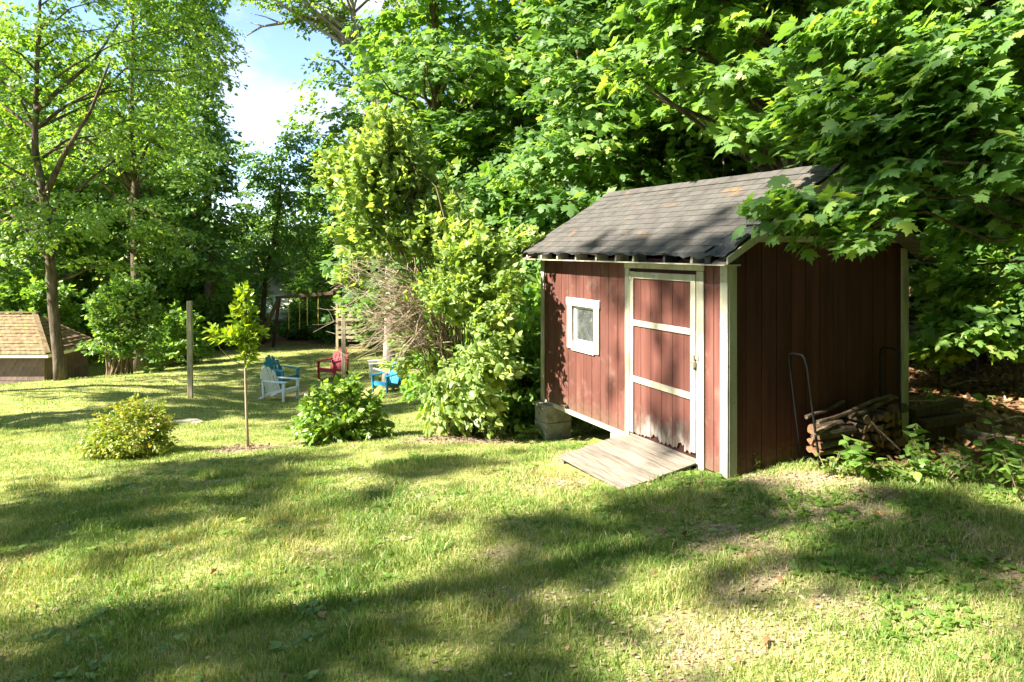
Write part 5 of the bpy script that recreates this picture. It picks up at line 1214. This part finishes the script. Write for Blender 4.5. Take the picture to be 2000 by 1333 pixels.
def shade_keep(origin, seed):
    """thin the crown so that the light falls through it where the lawn and the shed front are sunlit"""
    def f(E):
        rg = np.random.default_rng(seed); P = E + np.array(origin); Ld = np.array(LIGHT)
        t = (P[:, 2] + .2) / -Ld[2]
        for _ in range(3):
            G = P + Ld * t[:, None]; t = (P[:, 2] - gz(G[:, 0], G[:, 1])) / -Ld[2]
        G = P + Ld * t[:, None]
        Y = np.maximum(G[:, 1], .3); u = 1000 + FPX * G[:, 0] / Y; v = HORIZON + FPX * (CAM_H - G[:, 2]) / Y
        k = np.zeros(len(P), bool)
        for p_ in SHADE: k |= inside(p_, u, v)
        for p_ in LITP: k &= ~inside(p_, u, v)
        gap = .65 * vnoise(G[:, 0] * 1.3 + 2, G[:, 1] * 1.7 + 5) + .35 * vnoise(G[:, 0] * 3.1, G[:, 1] * 3.7 + 3)
        k &= rg.random(len(P)) < .08 + .92 * smooth01(.40, .60, gap)
        offf = (u < -150) | (G[:, 1] < 3.4) | (u > 2150)
        k = np.where(offf, rg.random(len(P)) < .75, k | (rg.random(len(P)) < .015))
        for (cx, cy, cz, cr) in ((-1.2, 10.4, 2.0, 1.5), (-1.9, 10.4, 3.3, 1.1), (-.4, 10.3, .9, 1.1), (-2.5, 11, .1, 1.0), (-5.7, 10.6, -.4, .8), (-4, 10.8, .8, .7), (.5, 15, 4, 2.2), (2.5, 9.6, 5.2, 1.2)):
            w_ = np.array([cx, cy, cz]) - P; k &= np.linalg.norm(w_ - (w_ @ Ld)[:, None] * Ld, axis=1) > cr
        for (cx, cy, cz, cr) in ((2.75, 6.3, 2.65, .75), (4.2, 6.3, 3.3, 1.3), (3.3, 6.5, 3.9, .7)):
            w_ = np.array([cx, cy, cz]) - P; k |= (np.linalg.norm(w_ - (w_ @ Ld)[:, None] * Ld, axis=1) < cr) & (rg.random(len(P)) < .6)
        # what would fall on the shed
        Mi = (Matrix.Translation(SHED_AT) @ Matrix.Rotation(SHED_RZ, 4, 'Z')).inverted(); Mn = np.array(Mi)
        Pl = P @ Mn[:3, :3].T + Mn[:3, 3]; Dl = Ld @ Mn[:3, :3].T
        tf = -Pl[:, 0] / Dl[0]; F_ = Pl + Dl * tf[:, None]; front = (F_[:, 1] > -.1) & (F_[:, 1] < SL + .2) & (F_[:, 2] > -.1) & (F_[:, 2] < 2.2)
        n_ = np.array([-sa, 0, ca]); tr = ((np.array([EAVE_X, 0, EAVE_Z]) - Pl) @ n_) / (Dl @ n_); Q = Pl + Dl * tr[:, None]
        rf = (Q[:, 0] > EAVE_X - .1) & (Q[:, 0] < RIDGE_X + .1) & (Q[:, 1] > -.5) & (Q[:, 1] < SL + .4)
        rx = (Q[:, 0] - EAVE_X) / (RIDGE_X - EAVE_X)
        rk = (rx < .62 * (1 - Q[:, 1] / 3.6)) & (Q[:, 1] < 3.2)
        fk = (np.exp(-((F_[:, 1] - 1.75) / .13) ** 2) * (F_[:, 2] > .7) + .5 * np.exp(-((F_[:, 1] - .85) / .2) ** 2) > .75 * rg.random(len(P)) + .25)
        k = np.where(rf, rk & (rg.random(len(P)) < .9), np.where(front, fk & (rg.random(len(P)) < .5), k))
        return k
    return f
SHT = [((-9.6, 1.0), 8.0, 15.5, 4.2, 1350, 'first'), ((-13.6, 3.6), 5.0, 13.5, 4.0, 1250, 'second'), ((-10.5, -3.0), 8.0, 16.0, 4.2, 1200, 'third'), ((-15.0, -1.2), 6.0, 15.0, 4.2, 1050, 'fourth'), ((-15.0, 13.0), 4.0, 13.0, 4.0, 2000, 'fifth'), ((-19.0, 16.5), 4.0, 14.0, 4.2, 1900, 'sixth')]
SLAB = ['tall oak left of the lawn, outermost toward the outbuilding side of the shadow', 'broad oak left of the lawn casting the long shade across the grass', 'tall oak beside the lawn nearest the house side', 'oak at the back of the group left of the lawn', 'oak on the slope left of the spirea bush, shading the chairs', 'oak further down the slope shading the back of the lawn']
for j, ((x, y), z0, z1, r, n, nm_) in enumerate(SHT):
    o3 = (x, y, g1(x, y))
    build_tree('oak_tree', o3, SLAB[j], [(0, 0, -.3), (.1, 0, 4), (-.1, .1, 8), (0, 0, z1 - .5)], [.3, .25, .18, .04], lobed_crown(z0, z1, r, 6, 70 + j, .7), n, 10, .22, 'simple', 'maple', 600 + j, limbs=16,
               keep=shade_keep(o3, 40 + j), L=(.5, .9), W=(.25, .4), inner=.1)
# unseen wood at right and trees added behind, blocking the end wall's sky
for (i, x, y, s, rz, lab) in ((0, 9.5, 5.5, 1.0, .4, 'unseen maple at the wood edge right of the lawn'), (2, 8.8, 1.5, 1.0, 1.4, 'unseen maple at the wood edge nearest the lawn corner'), (1, 12, 9.5, 1.0, 2.4, 'unseen maple inside the wood right of the shed'), (3, 6.8, -2.5, 1.1, 3.4, 'unseen maple added behind the lawn corner to block sky'), (1, 2.0, -6.0, 1.1, .9, 'unseen maple added behind the lawn to block sky from the shed end wall'), (0, 10, -3, 1.1, 1.9, 'unseen maple added past the lawn corner to block sky'), (2, -3, -8, 1.1, 4.9, 'unseen maple added behind the lawn opposite the shed door to block sky'), (3, -9.5, -8.5, 1.2, 1.2, 'unseen low-branched maple added behind the lawn beside the oaks to block sky'), (3, -2.2, -6.6, 1.1, 4.2, 'unseen low-branched maple added behind the lawn opposite the window to block sky'), (1, -6.5, -7.5, 1.1, 2.8, 'unseen maple added behind the lawn in line with the leaning tree to block sky'), (0, .5, -10, 1.2, 5.5, 'unseen maple added far behind the lawn opposite the ramp to block sky'), (3, 5.2, -8, 1.2, 2.2, 'unseen low-branched maple added in a second row behind the lawn to block sky')):
    copy_thing(FOREST[i], (x, y, g1(x, y)), rz, lab, None, (s, s, s))

for (x, y, s, lab) in ((7.4, 5.2, 1.1, 'shrub at the wood edge right of the weeds'), (7.6, 3.4, 1.2, 'shrub at the wood edge past the near maple'), (7.8, 1.6, 1.2, 'shrub at the wood edge further along the lawn'), (7.0, -.4, 1.2, 'shrub at the lawn corner of the wood'), (5.5, -2.4, 1.2, 'unseen shrub added behind the lawn corner to block low sky'), (3.5, -3.6, 1.2, 'unseen shrub added behind the lawn to block low sky'), (1.2, -4.6, 1.5, 'unseen larger shrub added behind the lawn to block low sky'), (-1.2, -5.4, 1.6, 'unseen shrub added behind the lawn toward the oaks to block low sky'), (-3.6, -6.0, 1.6, 'unseen shrub added below the oaks to block low sky'), (-6.2, -6.8, 1.6, 'unseen shrub added last in the row by the oaks to block low sky'), (9.2, 7.2, 1.5, 'shrub inside the wood right of the glossy weeds'), (10.4, 9.0, 1.6, 'shrub deeper inside the wood right of the shed')):  # the shrubs behind the lawn are added to block low sky
    copy_thing(proto_shrub, (x, y, g1(x, y)), x * 3 + y, lab, None, (s, s, s * 1.1))
# distant woods: one mass of foliage far behind everything
rng = np.random.default_rng(77); n = 900
X = rng.uniform(-75, 75, n); Y = rng.uniform(62, 80, n); Zt = 8.5 + 3 * vnoise(X * .12 + 5, Y * .1)
O = np.stack([X, Y, gz(X, Y) + Zt * rng.random(n) ** .8], -1); Dd = unit(np.stack([rng.normal(0, .5, n), -np.ones(n), rng.normal(.1, .3, n)], -1))
V, F, A = sprays(O, Dd, 2.6, 1.4, 18, .55, 'simple', rng, .2, .6, np.clip(rng.normal(.45, .2, n), 0, 1), jitter=.3)
dm = np_mesh('distant_woods', V, F, A); dm.materials.append(M['maple']); tag(obj('distant_woods', dm), 'far band of woods closing the view behind the yard', 'woods', None, 'stuff')

# ------------------------------------------------------------------ grass, weeds in the lawn, litter, mulch
def shed_clear(x, y):
    dx, dy = x - SHED_AT.x, y - SHED_AT.y; c, s = math.cos(SHED_RZ), math.sin(SHED_RZ); lx, ly = dx * c + dy * s, -dx * s + dy * c
    inn = (lx > -.0) & (lx < SW + .1) & (ly > -.03) & (ly < SL); rmp = (lx > -.99) & (lx < 0) & (ly > .41) & (ly < 1.69)
    return ~(inn | rmp)
def view_clip(x, y, m=.06): return (np.abs(x) < (.714 + m) * y + .3)
def blades(n, y0, y1, hgt, wid, seed, near_pow=1.0, xlim=30, tufts=False):
    rg = np.random.default_rng(seed)
    y = y0 + (y1 - y0) * rg.random(n) ** near_pow; x = (rg.random(n) * 2 - 1) * np.minimum(.775 * y + 2.4, xlim)
    w = woods_mask(x, y); b = bare_mask(x, y); tuft = fbm(x * 2.2 + 11, y * 2.2 + 4); fine_ = vnoise(x * 9, y * 9)
    pk = (1 - w) * (1 - .86 * b) * np.clip(.30 + 1.15 * tuft * (.4 + .9 * fine_), 0, 1)
    beside = np.abs(x) > .75 * y + .3; pk = pk * np.where(beside, .6, 1)
    if tufts: pk = pk * smooth01(.60, .70, vnoise(x * 3.3 + 2, y * 3.3 + 6)) * 1.6
    ok = (rg.random(n) < pk) & shed_clear(x, y); x, y, b, tuft, fine_ = x[ok], y[ok], b[ok], tuft[ok], fine_[ok]; n = len(x)
    z = gz(x, y); h = hgt * rg.uniform(.55, 1.35, n) * (.55 + .9 * tuft) * (1 - .35 * b); a = rg.uniform(0, 6.28, n); wd = wid * rg.uniform(.7, 1.3, n) * np.where(beside[ok], 1.5, 1)
    ln = rg.uniform(.15, .95, n) * h; la = rg.uniform(0, 6.28, n)
    dx, dy = np.cos(a) * wd / 2, np.sin(a) * wd / 2; lx, ly = np.cos(la) * ln, np.sin(la) * ln
    P0 = np.stack([x - dx, y - dy, z - .005], -1); P1 = np.stack([x + dx, y + dy, z - .005], -1)
    P2 = np.stack([x + lx * .4 + dx * .8, y + ly * .4 + dy * .8, z + h * .62], -1); P3 = np.stack([x + lx * .4 - dx * .8, y + ly * .4 - dy * .8, z + h * .62], -1); P4 = np.stack([x + lx, y + ly, z + h * .9], -1)
    dry = vnoise(x * 1.7 + 20, y * 1.7); v = np.clip(.20 + .55 * dry + .18 * (fine_ - .5) + rg.normal(0, .19, n) + .25 * b, 0, .86); v = np.where(rg.random(n) < .04 + .22 * b, rg.uniform(.86, 1, n), v)
    if y0 >= 7: return np.stack([P0, P1, P4], 1).reshape(-1, 3), np.arange(n * 3).reshape(-1, 3), v
    V = np.stack([P0, P1, P2, P3, P4], 1).reshape(-1, 3); o = (np.arange(n) * 5)[:, None, None]
    F = (np.array([[0, 1, 2], [0, 2, 3], [3, 2, 4]])[None] + o).reshape(-1, 3)
    return V, F, np.repeat(v, 3)
gp = [blades(170000, 3.3, 9, .085, .006, 4, .9, 30, True), blades(310000, 3.3, 7.5, .042, .0055, 1, .85), blades(260000, 7.0, 14, .042, .0095, 2, 1.0), blades(220000, 13, 36, .055, .017, 3, .9, 24)]
V, F, A = merge(gp); gmesh = np_mesh('grass', V, F, A); gmesh.materials.append(M['grass'])
tag(obj('grass', gmesh), 'short uneven lawn grass with dry patches', 'grass', None, 'stuff')

def scatter_leaves(name, n, xr, yr, size, shape, mat, seed, keep, label, cat, lift=.02, flat=.3, clump=0, up=1.0):
    rg = np.random.default_rng(seed)
    if clump:
        cx, cy = rg.uniform(*xr, n // clump), rg.uniform(*yr, n // clump); ok = keep(cx, cy, rg); cx, cy = cx[ok], cy[ok]
        x = np.repeat(cx, clump); y = np.repeat(cy, clump); a = rg.uniform(0, 6.28, len(x)); r = rg.uniform(0, 1, len(x)) * size * 1.1
        x = x + np.cos(a) * r; y = y + np.sin(a) * r; D = np.stack([np.cos(a), np.sin(a), rg.uniform(-.1, .5, len(x))], -1)
    else:
        x, y = rg.uniform(*xr, n), rg.uniform(*yr, n); ok = keep(x, y, rg); x, y = x[ok], y[ok]; D = rg.normal(0, 1, (len(x), 3)); D[:, 2] *= flat
    ok = shed_clear(x, y); x, y, D = x[ok], y[ok], D[ok]; N = rg.normal(0, flat, (len(x), 3)); N[:, 2] += up
    P = np.stack([x, y, gz(x, y) + lift * rg.random(len(x)) + .004], -1)
    V, F, A = leaves(P, D, N, size * rg.uniform(.5, 1.3, len(x)), shape, rg); m = np_mesh(name, V, F, A); m.materials.append(M[mat])
    return tag(obj(name, m), label, cat, None, 'stuff')
scatter_leaves('lawn_weeds', 34000, (-5, 6), (3.4, 9.5), .055, 'heart', 'hydrangea', 51, lambda x, y, r: (r.random(len(x)) < (.25 + .75 * smooth01(0, 2.5, x)) * smooth01(.42, .62, fbm(x * 1.6 + 9, y * 1.6))) & (woods_mask(x, y) < .3) & view_clip(x, y), 'small broad-leaved weeds scattered through the lawn', 'weeds', .03, .25, 7)
scatter_leaves('leaf_litter', 17000, (2.5, 12), (7.0, 16), .085, 'simple', 'litter', 52, lambda x, y, r: r.random(len(x)) < woods_mask(x, y), 'brown dead leaves strewn over the forest floor past the shed', 'leaf litter', .05, .5)
scatter_leaves('wood_chips', 26000, (-6, 1.2), (9.4, 12.4), .042, 'simple', 'chips', 53, lambda x, y, r: (r.random(len(x)) < bare_mask(x, y) ** 1.5) & (bare_mask(x, y) > .3), 'reddish brown mulch chips round the sapling and shrubs', 'mulch', .02, .3)
scatter_leaves('dry_thatch', 60000, (-4.5, 6), (3.4, 8.5), .036, 'simple', 'straw', 54, lambda x, y, r: (r.random(len(x)) < .04 + .8 * bare_mask(x, y)) & view_clip(x, y) & (woods_mask(x, y) < .5), 'dry straw and leaf bits lying on the bare lawn patches', 'thatch', .012, .12)
scatter_leaves('fallen_leaves', 900, (-4.5, 6), (3.4, 9), .05, 'maple', 'litter', 55, lambda x, y, r: view_clip(x, y) & (woods_mask(x, y) < .5) & (r.random(len(x)) < .15 + .4 * smooth01(-1, 3, x)), 'few curled brown maple leaves fallen on the lawn', 'fallen leaves', .035, .4)
# fallen sticks and the litter bank
fs = random.Random(31)
for j, (u, v, a, ln, lab) in enumerate(((1900, 800, 150, 1.0, 'pale fallen stick slanting down the litter bank'), (1965, 790, 60, .7, 'short fallen stick near the young maple at the litter bank'), (1850, 760, 20, .9, 'thin fallen branch at the top of the litter bank'), (1945, 830, 10, .6, 'dark fallen stick low on the litter'))):
    q = at(u, v); d = Vector((math.cos(R(a)), math.sin(R(a)), 0)); pts = [Vector((0, 0, .03)), d * ln * .5 + Vector((0, 0, .08 + g1(q.x + d.x * ln * .5, q.y + d.y * ln * .5) - q.z)), d * ln + Vector((0, 0, .04 + g1(q.x + d.x * ln, q.y + d.y * ln) - q.z))]
    o = obj('fallen_stick', MB().tube(pts, [.016, .013, .007], 6), 'twig'); o.location = q; tag(o, lab, 'stick')
